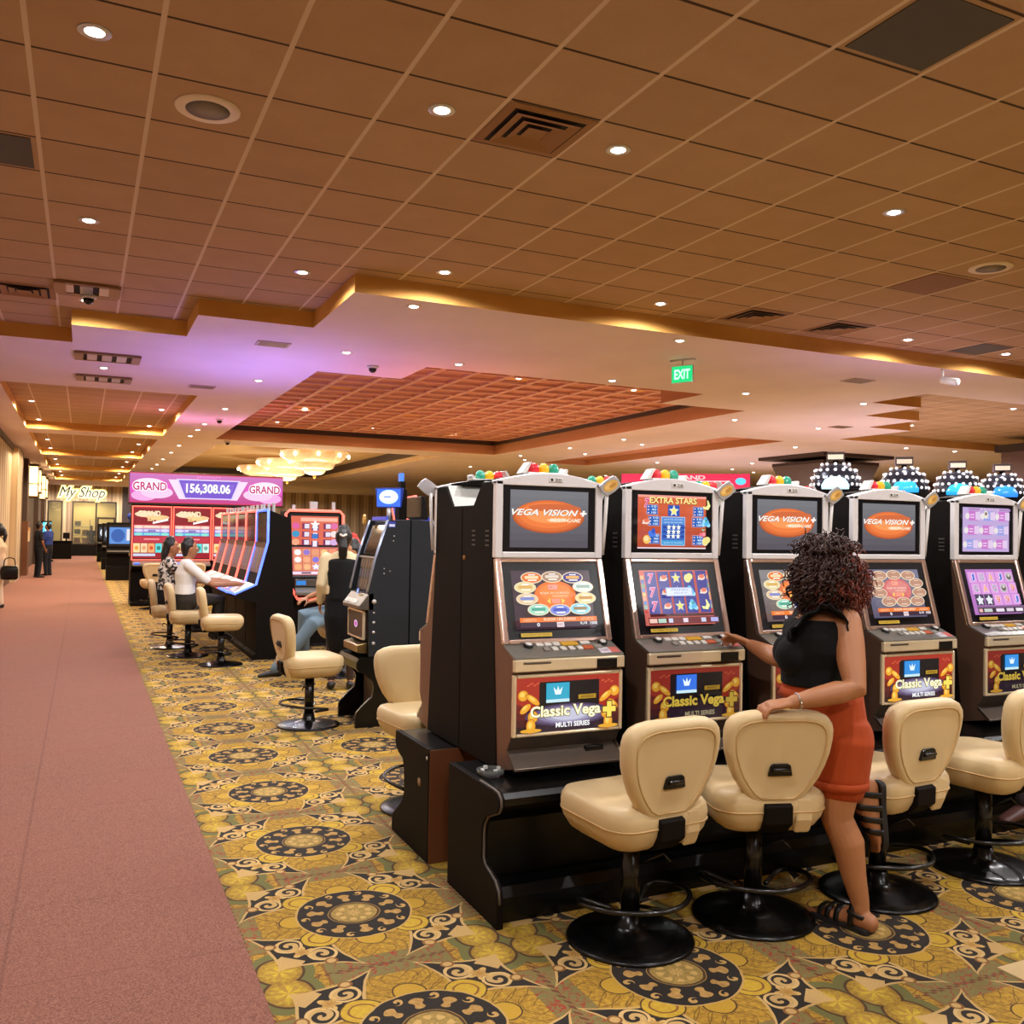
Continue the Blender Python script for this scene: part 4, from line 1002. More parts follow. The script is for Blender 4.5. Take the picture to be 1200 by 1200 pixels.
    b.prism(pr, -w-.01, -w+.02, 'x').prism(pr, w-.02, w+.01, 'x').box(-w, w, -.22, 0, 0, .56).prism([(-.2, .569), (-.42, .56), (-.438, .53), (-.42, .46), (-.2, .5)], -w, w, 'x')
    b.build('base_cabinet', black_gloss, t)
    MB().box(-.2, .2, -.235, -.22, .05, .4).build('niche_panel', mat('niche_brown', '4e3c30', .5), t)
    if monitor:
        MB().prism([(.0, 1.70), (.03, 1.74), (.05, 1.9), (.09, 1.9), (.09, 1.72), (.05, 1.70)], -.2, .2, 'x').xf(Matrix.Translation((0, -.2, 0))).build('top_monitor', black_gloss, t, .006)
    else:
        s_ = MB().prism([(-.11, 0), (.11, 0), (.13, .17), (-.13, .17)], -.015, .015, 'y').build('topper_sign', mat('blue_shell', '2840a0', .3), t, .006, loc=(.0, -.1, 1.8), rot=(0, 0, radians(48)))
        a = Art(.22, .15); a.rect(.0, 0, 1, 1, '3060d8'); a.ell(.5, .55, .4, .4, 'c0e0ff'); a.rect(.2, .35, .8, .8, 'ffffff'); a.rect(.3, .5, .6, .6, '6080c0'); link('topper_picture', a.mesh('topper', screen_hot), s_, loc=(-.11, -.0155, .01))
        MB().tube([(0, -.1, 1.69), (0, -.1, 1.8)], .02, 10).build('topper_post', silver, t)
        MB().box(-.06, .06, -.03, .04, 1.7, 1.96).box(-.04, .04, -.01, .03, 1.96, 2.03).build('topper_box', black, t, .004)
        MB().box(-.025, .025, -.015, .02, 2.03, 2.1).build('beacon', mat('lamp_blue', '3868c0', .3, emit='4878e0', es=1.), t)
        MB().prism([(.03*cos(2*pi*k/8), .045*sin(2*pi*k/8)) for k in range(8)], -.01, .01, 'y').build('card_tag', gold_pl, t, loc=(-.27, -.24, 1.7))
    return t
XM = 2.47
make_slant((XM, 7.53, 0), -pi/2, 'charcoal slot machine with its side to the camera and a blue sign on top')
make_slant((XM+.01, 7.53, 0), pi/2, 'black slot machine back to back with the charcoal one, dark monitor on top', None, True)

# ---------------------------------------------------------------- edge lit machines (front -y)
def art_bonus():
    a = Art(.74, 1.02); a.grad(0, 0, 1, 1, 'a01828', 'c83038', 8); a.rect(.02, .66, .98, .98, '902028')
    a.ell(.35, .86, .3, .06, 'ffd8b0'); a.ell(.65, .8, .3, .05, 'ffc890'); a.text('GRAND', .12, .82, .72, .93, 'ffe8c0', .05, .2); a.text('LINK', .38, .73, .8, .82, 'ffd890', .04, .2); a.poly([(.52, .67), (.92, .74), (.92, .78), (.52, .71)], 'ffffff')
    for z, c, c2 in ((.58, 'f0b0a8', 'ffe0d0'), (.51, 'b0a0e0', 'e0d8ff'), (.44, '58a8e8', '90e8d8')): a.rect(.04, z, .96, z+.065, c); a.ell(.16, z+.03, .11, .028, c2); a.ell(.84, z+.03, .11, .028, c2); a.rect(.3, z+.015, .7, z+.05, c2)
    a.text('888', .4, .515, .6, .555, '5040a0', .03); a.rect(.04, .31, .96, .42, 'c83848'); a.rect(.3, .36, .7, .385, 'f0a0a0')
    for i, c in enumerate(('ffe0a0', 'ffd8a8', 'ffb070', '60e0e0', 'd8f0e8')): a.rect(.03+.19*i, .11, .2+.19*i, .29, c); a.ell(.115+.19*i, .2, .05, .04, ('f0a040', 'e8a070', 'e05830', '208880', '70b0a0')[i])
    a.rect(.03, .04, .6, .09, 'd0d8f0'); return a.mesh('bonus_picture', screen_on)
def art_payred(h=.5):
    a = Art(.66, h); a.rect(0, 0, 1, 1, 'e06a50'); a.rect(.2, .84, .98, .95, 'ffb8a0')
    for j in range(3):
        for x in (.23, .68): a.rect(x, .1+.25*j, x+.16, .28+.25*j, '802858'); a.rect(x+.05, .12+.25*j, x+.15, .26+.25*j, 'e8e0f0')
        for x, c in ((.1, ('f0a880', '3898c8', 'e060a0')[j]), (.91, ('d8b0e0', 'f0e0e0', 'e070a8')[j])): a.ell(x, .2+.25*j, .08, .1, c)
        a.rect(.43, .06+.25*j, .58, .22+.25*j, '6a2a60'); a.rect(.46, .05+.25*j, .55, .24+.25*j, 'f0e8f8')
    a.star(.5, .74, .11, 'ffffff'); a.ell(.5, .38, .07, .08, '3878c8'); return a.mesh('red_pay_picture', screen_on)
def art_redreels():
    a = Art(.66, .5); a.rect(0, 0, 1, 1, 'c84838'); cs = [['ffffff', '8868c8', 'e09060', 'f8c070', 'f08050'], ['f8f0f0', 'f0a070', '7060d0', 'f0e8e8', 'e87050'], ['f0a868', 'f0b070', 'b090e0', 'e08060', 'f0c080']]
    for j in range(3):
        for i in range(5): a.rect(.05+.185*i, .16+.265*(2-j), .22+.185*i, .41+.265*(2-j), 'e08a60'); a.ell(.135+.185*i, .285+.265*(2-j), .07, .1, cs[j][i])
    a.star(.505, .29, .09, 'fff8f0'); a.rect(0, .02, 1, .12, 'e8d8f0'); a.rect(.2, .04, .4, .1, '6a2030'); return a.mesh('red_reel_picture', screen_on)
A_bonus, A_payred, A_redreels = art_bonus(), art_payred(), art_redreels()
def make_tall(loc, rz, label, group, led, art='bonus', w=.40, top=1.84):
    """curved tall cabinet: straight upper screen, reclined lower screen, deck, all outlined by a light strip"""
    t = thing('slot_machine', label, 'slot machine', loc, rz, group)
    P = [(0, top), (0, top-.4), (-.13, .92), (-.38, .81), (-.47, .84)]   # front line measured from the upper face
    side = [(.27, top-.1), (0, top), (0, top-.4), (-.13, .92), (-.38, .81), (-.38, .76), (-.14, .7), (-.12, .08), (-.16, .06), (-.16, 0), (.34, 0), (.34, .3)]
    MB().prism(side, -w, w, 'x').build('cabinet_body', black, t, .004)
    ed = MB()
    for s_ in (-1, 1): ed.tube([(s_*(w-.005), y-.008, z+.004) for y, z in P], .016, 8)
    ed.tube([(-w, -.008, top), (w, -.008, top)], .016, 8); ed.tube([(-w, -.475, .838), (w, -.475, .838)], .016, 8)
    ed.build('edge_light', led, t)
    # screens
    if art == 'bonus':
        u = MB().box(-w+.03, w-.03, -.012, 0, top-.4, top-.03).build('upper_screen', dim_scr, t)
    else:
        u = None
    aa = math.atan2(.13, top-.4-.92); L = hypot_(.13, top-.4-.92)
    lo = MB().box(-w+.03, w-.03, -.01, 0, .14, L-.03).build('lower_screen', mat('purple_screen', '40303c', .15, emit='6a4a58', es=.35), t, 0, loc=(0, -.13, .92), rot=(-aa, 0, 0))
    a = Art(2*w-.1, L-.2); a.rect(0, 0, 1, 1, '5a4450')
    for k in range(4): a.rect(.05+.24*k, .1, .25+.24*k, .9, ('8a5a60', '5a5a80', '7a6050', '6a4a70')[k])
    link('lower_picture', a.mesh('tall_picture', screen_dim), lo, loc=(-w+.05, -.0105, .16))
    MB().box(-w+.02, w-.02, -.03, .0, top-.47, top-.4).build('middle_band', black_gloss, t)
    dk = MB().prism([(-.15, .925), (-.37, .826), (-.46, .852), (-.46, .835), (-.38, .79)], -w+.02, w-.02, 'x').build('button_deck', mat('deck_pale', 'c8b8c4', .3, .3), t)
    for k in range(5): MB().box(-.28+.12*k, -.19+.12*k, -.3, -.22, 0, .01).build('button', mat('button_lit', 'f0e0ec', .4, emit='f0d0e8', es=.5), dk, 0, loc=(0, -.02, .868), rot=(.42, 0, 0)).location = (0, .07, .986)
    for s_ in (-1, 0, 1): MB().box(s_*(w-.07)-.02, s_*(w-.07)+.02, .05, .08, top-.03, top+.09).build('top_post', silver, t)
    return t
def hypot_(a, b): return sqrt(a*a+b*b)
GSB = 'edge lit machines along the aisle, facing left'
for k in range(5):
    make_tall((2.07, 11.85+.84*k, 0), -pi/2, ('slot machine with blue glowing edges at the near end of the tall aisle bank', 'second edge lit aisle machine, red outlined, behind the blue one', 'third red outlined aisle machine, beside the man in the white shirt', 'fourth red outlined aisle machine, beyond the white shirted man', 'furthest red outlined aisle machine, pink lower screen')[k], GSB, led_blue if k == 0 else led_red)
# the red outlined machine
def make_red(loc, rz, label):
    t = thing('slot_machine', label, 'slot machine', loc, rz); w = .4
    side = [(.4, 1.86), (0, 1.86), (-.02, 1.4), (-.1, .98), (-.2, .8), (-.18, .66), (-.06, .6), (-.06, .04), (-.1, 0), (.42, 0)]
    MB().prism(side, -w, w, 'x').build('cabinet_body', black, t, .004)
    P = [(-.012, 1.86), (-.03, 1.4), (-.11, .98), (-.21, .8), (-.19, .66)]
    ed = MB()
    loop = [(-w+.05, P[0][0], P[0][1]+.01), (w-.05, P[0][0], P[0][1]+.01), (w, P[0][0], 1.82)]+[(w-(.0 if i < 2 else .06), y, z) for i, (y, z) in enumerate(P[1:4])]+[(w-.14, -.2, .66), (-w+.14, -.2, .66)]+[(-w+(.0 if i > 0 else .06), y, z) for i, (y, z) in enumerate(P[3:0:-1])]+[(-w, P[0][0], 1.82)]
    ed.tube(loop, .02, 8, closed=True); ed.build('edge_light', led_red, t)
    b = MB().box(-w+.05, w-.05, -.02, 0, 1.36, 1.83).build('upper_screen', bezel_m, t); link('upper_picture', A_payred, b, loc=(-.33, -.0205, 1.345)).scale = (1, 1, .9)
    bd = MB().box(-w+.04, w-.04, -.045, 0, 1.27, 1.355).build('middle_band', black_gloss, t)
    a = Art(.24, .04); a.poly([(.1, 0), (.9, 0), (1, 1), (0, 1)], 'd8dce0'); a.text('Novoline', .15, .2, .85, .8, '404850', 0, .2) if False else a.rect(.2, .3, .8, .6, '5a6268'); link('badge', a.mesh('badge_plate', printed), bd, loc=(-.12, -.0455, 1.29))
    b2 = MB().box(-w+.06, w-.06, -.012, 0, 0, .43).build('lower_screen', bezel_m, t, 0, loc=(0, -.125, .95), rot=(-.21, 0, 0)); link('lower_picture', A_redreels, b2, loc=(-.33, -.0125, .03)).scale = (1, 1, .78)
    MB().box(-.3, .3, -.21, -.12, .83, .93).build('card_panel', steel_dark, t, .004)
    a = Art(.13, .06); a.rect(0, 0, 1, 1, '3888d8'); link('player_display', a.mesh('bd', screen_on), t, loc=(-.28, -.2105, .85))
    dk = MB().prism([(-.17, .83), (-.3, .76), (-.3, .72), (-.17, .7)], -.3, .3, 'x').build('button_deck', deck_m, t, .004)
    for k in range(5): MB().box(-.27+.11*k, -.19+.11*k, -.275, -.2, 0, .012).build('button', mat('button_lit'), dk, 0, loc=(0, .08, .9), rot=(.49, 0, 0))
    MB().box(-.05, .05, .05, .12, 1.86, 2.0).box(-.3, -.26, .05, .1, 1.86, 1.95).box(.26, .3, .05, .1, 1.86, 2.).build('top_post', silver, t)
    return t
make_red((2.92, 12.7, 0), 0, 'red outlined slot machine facing the camera behind the waitress')
for (x, y, l) in ((4.25, 12.6, 'tall dark slot machine with red tilted screens seen over the charcoal machine, left one'), (5.0, 12.3, 'tall dark slot machine with red tilted screens seen over the charcoal machine, right one')):
    t = thing('slot_machine', l, 'slot machine', (x, y, 0), radians(-28), 'red screened machines behind the charcoal one')
    MB().box(-.32, .32, -.1, .35, 0, 1.75).build('cabinet_body', black, t, .01)
    b = MB().box(-.2, .2, -.02, .02, 0, .34).build('topper_frame', led_red, t, .01, loc=(0, -.03, 1.76), rot=(0, radians(-12), 0))
    a = Art(.34, .28); a.rect(0, 0, 1, 1, '4058b8'); a.ell(.5, .5, .4, .42, '70d0f8'); a.ell(.5, .5, .2, .3, 'd0f4ff'); link('topper_picture', a.mesh('tp', screen_on), b, loc=(-.17, -.0205, .03))

# ---------------------------------------------------------------- big jackpot bank at the end of the gold carpet
for k, x in enumerate((1.28, 2.07, 2.86)):
    t = thing('slot_machine', ('jackpot slot machine with tall red screen, left of three under the pink sign', 'jackpot slot machine with tall red screen, middle of three under the pink sign', 'jackpot slot machine with tall red screen, right of three under the pink sign')[k], 'slot machine', (x, 20.3, 0), 0, 'jackpot machines under the pink sign')
    MB().prism([(.6, 2.08), (0, 2.08), (-.03, 1.5), (-.1, .9), (-.28, .84), (-.28, .78), (-.02, .7), (-.02, .1), (-.2, .06), (-.2, 0), (.6, 0)], -.385, .385, 'x').build('cabinet_body', black, t, .01)
    fr = MB(); frame_ring(fr, -.385, .385, .93, 2.05, .022, -.135, -.1); fr.build('edge_light', led_red, t, .008)
    b = MB().box(-.365, .365, -.12, .0, .95, 2.03).build('tall_screen', bezel_m, t); link('screen_picture', A_bonus, b, loc=(-.37, -.1205, .975)).scale = (1, 1, 1.03)
    dk = MB().prism([(-.12, .92), (-.3, .85), (-.3, .82), (-.12, .8)], -.36, .36, 'x').build('button_deck', deck_m, t)
    MB().ball((-.28, -.27, .87), (.06, .04, .02)).build('spin_button', mat('blue_button', '3060e0', .3, emit='4070ff', es=1.5), dk)
t = thing('jackpot_sign', 'wide pink jackpot sign reading 156,308.06 above the red screened machines', 'sign', (2.39, 20.25, 2.1))
MB().box(-1.56, 1.56, .02, .3, 0, .66).build('sign_box', mat('sign_shell', '4a2030', .5), t, .01)
MB().box(-1.58, 1.58, .0, .3, -.015, .01).build('valance', mat('sign_valance', '241c22', .5), t)
a = Art(3.1, .62)
a.grad(0, 0, 1, 1, 'c84890', 'd078c0', 8); a.rect(0, .97, 1, 1, 'e05060'); a.rect(0, 0, 1, .03, 'e03858')
for s_ in (1, -1):
    X = lambda x: .5+s_*(x-.5)
    for x, z, rx, rz, c in ((.13, .5, .13, .33, 'e858c8'), (.09, .24, .08, .18, 'f8b0e8'), (.17, .35, .1, .2, 'fbd0f0'), (.12, .62, .1, .2, 'ffe8f8')): a.ell(X(x), z, rx, rz, c)
    a.text('GRAND', .015 if s_ == 1 else .765, .38, .235 if s_ == 1 else .985, .72, 'ffffff', .1); a.text('GRAND', .02 if s_ == 1 else .77, .41, .23 if s_ == 1 else .98, .69, 'c82878', .02)
    a.poly([(X(.24), .8), (X(.30), .8), (X(.36), .15), (X(.31), .15)], 'ffe0ff')
a.poly([(.29, .83), (.71, .83), (.66, .16), (.34, .16)], 'e8d8ff'); a.poly([(.305, .79), (.695, .79), (.65, .2), (.35, .2)], '7a58d0'); a.poly([(.33, .7), (.67, .7), (.655, .4), (.345, .4)], '8a68d8')
a.text('JACKPOT', .42, .86, .58, .94, 'ff90d8', .03); a.text('156,308.06', .355, .3, .645, .68, '4a30a0', .06); a.text('156,308.06', .353, .31, .643, .69, 'ffffff', .04)
link('sign_face', a.mesh('jackpot_face', screen_on), t, loc=(-1.55, .018, .02))
# further banks beside the walkway
for k, (x, y, w_) in enumerate(((1.2, 30.2, .55), (1.1, 38., .45), (1.05, 46.3, .45))):
    for j in range(2 if k == 0 else 1):
        t = thing('slot_machine', ('dark slot machine with wide blue screen behind the jackpot bank', 'dark slot machine with wide blue screen second in from the walkway', 'dark slot machine with a small white screen further down the walkway', 'furthest dark slot machine beside the walkway')[(0 if j == 0 else 1) if k == 0 else k+1], 'slot machine', (x+j*1.15, y, 0), 0, 'far slot machines beside the walkway')
        MB().prism([(.5, 1.75), (0, 1.75), (-.02, .95), (-.25, .85), (-.25, .8), (0, .75), (0, .45), (-.18, .42), (-.18, 0), (.5, 0)], -w_, w_, 'x').build('cabinet_body', black, t, .01)
        b = MB().box(-w_+.05, w_-.05, -.05, 0, 1.02, 1.68).build('screen', bezel_m, t); a = Art(2*w_-.14, .5); a.rect(0, 0, 1, 1, '5a90d8' if k == 0 else '303848'); a.ell(.25, .5, .2, .4, '3060b0' if k == 0 else 'e8f0f8'); a.rect(.5, .2, .95, .9, 'e8e4e8' if k == 0 else '485060'); a.rect(.6, .5, .85, .75, 'd05060' if k == 0 else '788090'); link('screen_picture', a.mesh('fp', screen_on), b, loc=(-w_+.07, -.0505, 1.1))
        d = MB().box(-w_+.02, w_-.02, -.24, -.02, .86, .9).build('button_deck', deck_m, t)
        if k == 0: MB().ball((.1, .1, 1.95), .1).tube([(.1, .1, 1.75), (.1, .1, 1.9)], .03, 8).build('topper_lamp', mat('blue_shell'), t)

# stools out there
GF = 'cream stools of the far machines'
dup(st0, (1.71, 7.5, 0), radians(-84), 'cream stool in front of the charcoal slot machine, seen from its side', 'cream stools in the middle aisle')
GA2 = 'cream stools along the edge lit aisle machines'
dup(st0, (1.50, 11.2, 0), radians(-92), 'empty cream stool at the blue edged aisle machine', GA2)
dup(st0, (1.22, 12.1, 0), radians(-88), 'cream stool the person in the white shirt sits on', GA2)
dup(st0, (1.08, 13.02, 0), radians(-92), 'cream stool the person in the print shirt sits on', GA2)
for k, (x, y) in enumerate(((1.27, 19.35), (2.02, 19.4), (2.85, 19.35))): dup(st0, (x, y, 0), radians(4-6*k), 'cream stool at the %s jackpot machine' % ('left', 'middle', 'right')[k], 'cream stools at the jackpot machines')
for k, (x, y) in enumerate(((1.55, 29.4), (1.25, 37.2))): dup(st0, (x, y, 0), radians(-25), 'small far cream stool beside the walkway, %s one' % ('nearer', 'further')[k], GF)

# ---------------------------------------------------------------- things over the right hand machines
def make_dome(loc, label, col, es):
    t = thing('dome_machine', label, 'slot machine', loc, radians(-45), 'dome topped machines')
    MB().prism([(.25, 2.17), (-.25, 2.17), (-.2, 1.1), (-.26, .95), (-.2, .8), (-.2, 0), (.2, 0)], -.27, .27, 'x').build('cabinet_body', black, t, .01)
    MB().lathe([(.27, 0), (.275, .06), (.24, .19), (.15, .28), (.0001, .31)], (0, -.02, 2.17), 28).build('dome', mat('dome_shell', '3a3c48', .2, .5), t)
    bl = MB()
    for ring, (r, z) in enumerate(((.272, .05), (.262, .13), (.225, .215), (.155, .285))):
        n = (22, 20, 16, 10)[ring]
        for k in range(n): bl.ball((r*cos(2*pi*(k+.5*ring)/n), -.02+r*sin(2*pi*(k+.5*ring)/n), 2.17+z), .019, seg=8, rings=5)
    b = bl.build('dome_bulbs', mat('dome_bulb', 'd8d4c8', .3, emit='e8e4f0', es=.9), t); b['kind'] = 'stuff'
    MB().lathe([(.16, 0), (.165, .05), (.135, .115), (.08, .155), (.0001, .17)], (0, -.19, 2.16), 24, sy=.9).build('dome_window', mat('dome_glow_'+col, col, .2, emit=col, es=es), t)
    bx = MB().box(-.1, .1, -.08, .06, 2.5, 2.6).build('top_sign', mat('sign_brown', '3a2a24', .5), t, .006); MB().box(-.085, .085, -.084, -.08, 2.515, 2.57).build('sign_plate', mat('sign_cream', 'd8c4b0', .5, emit='d8c0a8', es=.5), bx)
    MB().tube([(0, -.02, 2.46), (0, -.02, 2.51)], .03, 8).build('sign_post', black, t)
    return t
make_dome((7.9, 8.0, 0), 'dome topped machine with white glowing dome, leftmost above the near row', 'b8e4f8', 1.1)
make_dome((9.0, 8.0, 0), 'dome topped machine with pale blue dome, second from left', '2c9ce8', 1.1)
make_dome((9.95, 8.02, 0), 'dome topped machine with cyan dome, third from left', '2aa0e0', 1.1)
make_dome((10.75, 8.0, 0), 'dome topped machine with deep blue dome, rightmost', '2c80e0', 1.1)
t = thing('jackpot_sign', 'red lit jackpot sign behind the fruit reel machine, half hidden', 'sign', (7.22, 10., 0), radians(-38))
MB().box(-.85, .85, .02, .16, 2.1, 2.43).build('sign_box', mat('sign_shell'), t, .01); MB().tube([(-.5, .09, 0), (-.5, .09, 2.16)], .04, 8).tube([(.5, .09, 0), (.5, .09, 2.16)], .04, 8).build('sign_post', black_metal, t)
a = Art(1.68, .33); a.grad(0, 0, 1, 1, 'e03048', 'c81840', 6); a.rect(.2, .06, .85, .72, 'ffb0b8'); a.rect(.215, .1, .835, .68, 'e02838'); a.text('GRAND', .38, .76, .66, .94, 'ffa0a0', .04); a.text('12', .6, .18, .8, .6, 'ffffff', .05); a.ell(.4, .4, .07, .12, '208878'); a.ell(.93, .7, .04, .14, '50b8ff')
link('sign_face', a.mesh('red_face', screen_hot), t, loc=(-.84, .019, 2.1))

# ---------------------------------------------------------------- left wall and shop front
for k, (y0, y1, z0) in enumerate(((37.6, 38.8, 2.7), (40.2, 41.4, 2.95), (44.6, 46., 2.8), (47.6, 48.8, 2.95))):
    t = thing('wall_lantern', ('tall glowing wall lantern high on the left wall, nearest the camera', 'glowing wall lantern on the left wall, second from the camera', 'glowing wall lantern on the left wall, third from the camera', 'glowing wall lantern on the left wall, furthest')[k], 'wall lamp', (LW, (y0+y1)/2, z0), 0, 'glowing lanterns on the left wall')
    hh = 3.78-z0; d = (y1-y0)/2
    MB().box(.02, .3, -d, d, 0, hh).build('lamp_shade', mat('lantern_glow', 'ffe0a0', .5, emit='ffdc98', es=2.6), t)
    fr = MB(); fr.box(-.02, .33, -d-.04, d+.04, hh, hh+.05).box(-.02, .33, -d-.04, d+.04, -.05, 0).box(.28, .33, -.04, .04, 0, hh).box(-.02, .33, -d-.04, d+.04, hh*.4, hh*.43); fr.build('lamp_frame', mat('bronze_frame', '5a4028', .4, .5), t)
for k, y in enumerate((31.2, 34.8, 43.2, 50.)):
    slab('trim_%d' % (10+k), LW-.02, LW+.14, y, y+.9, 0, 3.87, mat('dark_pilaster', '4a3226', .5))
slab('trim_15', LW, LW+.16, 29.2, 31.2, 0, 3.8, stripes)
slab('wall_shop', LW-.2, 2.6, Y1-.3, Y1-.05, 3.0, 4.5, stripes)
sy = Y1-.3
for k, (x0, x1) in enumerate(((LW, -1.78), (-1.05, -.58), (1.66, 1.95))): slab('wall_shop_pier', x0, x1, sy, sy+.25, 0, 3.0, stripes)
slab('wall_marble', 1.95, 2.65, sy-.05, sy+.2, 0, 4.4, mat('dark_marble', '3a3236', .3))
slab('baseboard_shop', LW, 1.1, sy-.04, sy+.2, 0, .62, black)
slab('wall_shop_inside', LW, 2.6, Y1+3, Y1+3.1, 0, 4, mat('shop_yellow_wall', 'd8c489', .8)); slab('ceiling_shop', LW, 2.6, Y1-.05, Y1+3, 3.4, 3.5, cream_ceiling); slab('floor_shop', LW, 2.6, Y1+.25, Y1+3, -.1, .01, marble)
lamp(.2, Y1+1.4, 3.38, 420, col=(1, .85, .55))
def window(nm, x0, x1, z0, z1, bars=()):
    w_ = MB(); frame_ring(w_, x0, x1, z0, z1, .07, sy, sy+.12)
    for bx_ in bars: w_.box(bx_-.04, bx_+.04, sy, sy+.12, z0, z1)
    o = w_.build(nm, mat('dark_frame', '30241c', .4), None, 0, kind='structure')
    MB().box(x0+.06, x1-.06, sy+.05, sy+.06, z0+.06, z1-.06).build('window_glass', mat('shop_glass', 'f0f0e8', .03, trans=.95), o)
window('window_1', -1.79, -1.04, .55, 3.02); window('window_2', -.58, 1.68, .62, 3.02, (.63,))
d_ = MB(); frame_ring(d_, .68, 1.62, .0, 2.15, .1, sy-.03, sy+.1); d_.build('door_1', mat('dark_frame'), None, 0, kind='structure')
t = thing('shop_sign', 'glowing script sign reading My Shop on the striped wall', 'sign', (-.1, sy-.02, 3.06))
for off, z_, c, m_ in ((.16, .0, 'ffdf80', screen_hot), (.085, -.012, 'fff6c8', screen_hot)):
    vs, tr = text_tris('My Shop', off, .35); a = Art(2.3+off*1.4, .74+off*1.2); a.text('My Shop', 0, 0, 1, 1, c, off, .35); link('halo', a.mesh('halo', m_), t, loc=(-1.15-off*.7, z_, -off*.6))
a = Art(2.3, .74); a.text('My Shop', 0, 0, 1, 1, '5a4a38', 0.0, .35); link('lettering', a.mesh('letters', printed), t, loc=(-1.15, -.05, 0))
for k, (x, z, c) in enumerate(((-.3, .7, 'c89858'), (.1, .7, 'e0d0b0'), (-.3, 1.2, 'a8c0b8'), (.12, 1.15, 'd8b080'), (-.28, 1.65, 'e0e0d8'))):
    o = MB().box(x-.16, x+.16, Y1+1.2, Y1+1.5, z, z+.28).build('goods_box', mat('goods_%d' % k, c, .6), None, .01); tag(o, 'small %s shop goods behind the shop window, %s' % (('tan', 'cream', 'grey green', 'orange', 'white')[k], ('lower left', 'lower right', 'middle left', 'middle right', 'top')[k]), 'goods', 'goods in the shop window')
t = thing('display_shelf', 'pale display shelf behind the shop window', 'shelf', (-.1, Y1+1.35, 0))
for z in (.68, 1.13, 1.62): MB().box(-.45, .45, -.2, .2, z-.03, z).build('shelf_board', white_pl, t)
MB().box(-.47, -.44, -.2, .2, 0, 2.).box(.44, .47, -.2, .2, 0, 2.).build('side_panel', white_pl, t)
t = thing('touch_kiosk', 'tall kiosk with blue glowing screen by the left wall', 'kiosk', (-1.5, 46.5, 0), radians(20))
MB().box(-.2, .2, -.03, .12, .5, 1.85).box(-.25, .25, -.2, .25, 0, .08).box(-.08, .08, 0, .1, .05, .55).build('stand', black, t, .01); a = Art(.36, 1.2); a.grad(0, 0, 1, 1, '1848d0', '58d0ff', 8); a.poly([(.2, .2), (.5, .5), (.6, 1), (.3, 1)], 'b0f0ff'); link('screen', a.mesh('kiosk_face', screen_hot), t, loc=(-.18, -.0305, .58))
t = thing('reception_desk', 'low dark desk with a monitor in front of the shop', 'desk', (-1.0, 50.5, 0))
MB().box(-.45, .5, -.3, .3, 0, .85).box(-.5, .55, -.35, .35, .85, .9).build('desk_body', black, t, .02); MB().box(.1, .4, -.03, .03, 1.0, 1.3).box(.22, .28, -.02, .02, .9, 1.02).build('monitor', black_gloss, t)
t = thing('info_rack', 'wooden brochure rack on the dark wall behind the standing man', 'rack', (LW+.14, 33.6, 0))
MB().box(-.12, .12, -.45, .45, .0, 1.75).build('rack_body', wood, t)
for k in range(4): MB().box(.12, .15, -.38+.2*k, -.22+.2*k, 1.1+.1*(k % 2), 1.45+.1*(k % 2)).build('brochure', mat('paper_%d' % (k % 2), ('e0c8a0', 'd09050')[k % 2], .6), t)
# ---------------------------------------------------------------- people
def fuse(mb, name, vox, m, parent, smooth=5, org=(0, 0, 0)):
    """melt overlapping closed lofts into one continuous skin"""
    me = mb.mesh(name+'_raw'); o = bpy.data.objects.new('tmp', me); COL.objects.link(o)
    r = o.modifiers.new('r', 'REMESH'); r.mode = 'VOXEL'; r.voxel_size = vox
    s_ = o.modifiers.new('s', 'SMOOTH'); s_.iterations = smooth; s_.factor = .5
    dg = bpy.context.evaluated_depsgraph_get(); out = bpy.data.meshes.new_from_object(o.evaluated_get(dg)); out.name = name
    bpy.data.objects.remove(o); bpy.data.meshes.remove(me)
    out.transform(Matrix.Translation(-V(org)))
    for p in out.polygons: p.use_smooth = True
    out.materials.clear(); out.materials.append(m)
    return link(name, out, parent)
def nrm(v): return V(v).normalized()
def hand(mb, wrist, d, n, s, L=1., curl=(.25, .3, .3, .35), spread=.06, thumb=(.62, .72, .25)):
    wrist, d, n = V(wrist), nrm(d), nrm(n); n = (n-d*n.dot(d)).normalized(); s = V(s); s = (s-d*s.dot(d)-n*s.dot(n)).normalized()
    k = wrist+d*.085*L
    mb.loft([wrist-d*.02, wrist+d*.02*L, wrist+d*.05*L, k], [(.024*L, .019*L), (.029*L, .017*L), (.036*L, .016*L), (.038*L, .012*L)], s, 12)
    for i, (o, ln, r) in enumerate(((.029, .072, .0088), (.0105, .08, .009), (-.0085, .075, .0086), (-.027, .058, .0076))):
        p = k+s*o*L-d*.008-n*.002; dd = (d+s*(o*spread*18)).normalized(); pts = [p-dd*.02, p]; rr = [r*L, r*L]
        for j, f in enumerate((.44, .3, .26)):
            a = curl[i]*(1., 1.15, .8)[j]
            ax = dd.cross(n).normalized(); dd = (Matrix.Rotation(a, 3, ax) @ dd).normalized()
            p = p+dd*ln*f*L; pts.append(p); rr.append(r*L*(.97, .9, .8)[j])
        mb.loft(pts, rr, s, 8)
    p = wrist+d*.02*L+s*.024*L; td = (d*thumb[0]+s*thumb[1]+n*thumb[2]).normalized()
    mb.loft([p, p+td*.04*L, p+(td*.045+(td+d*.5).normalized()*.03)*L, p+(td*.045+(td+d*.5).normalized()*.052)*L], [.0135*L, .0115*L, .0098*L, .0085*L], n, 8)
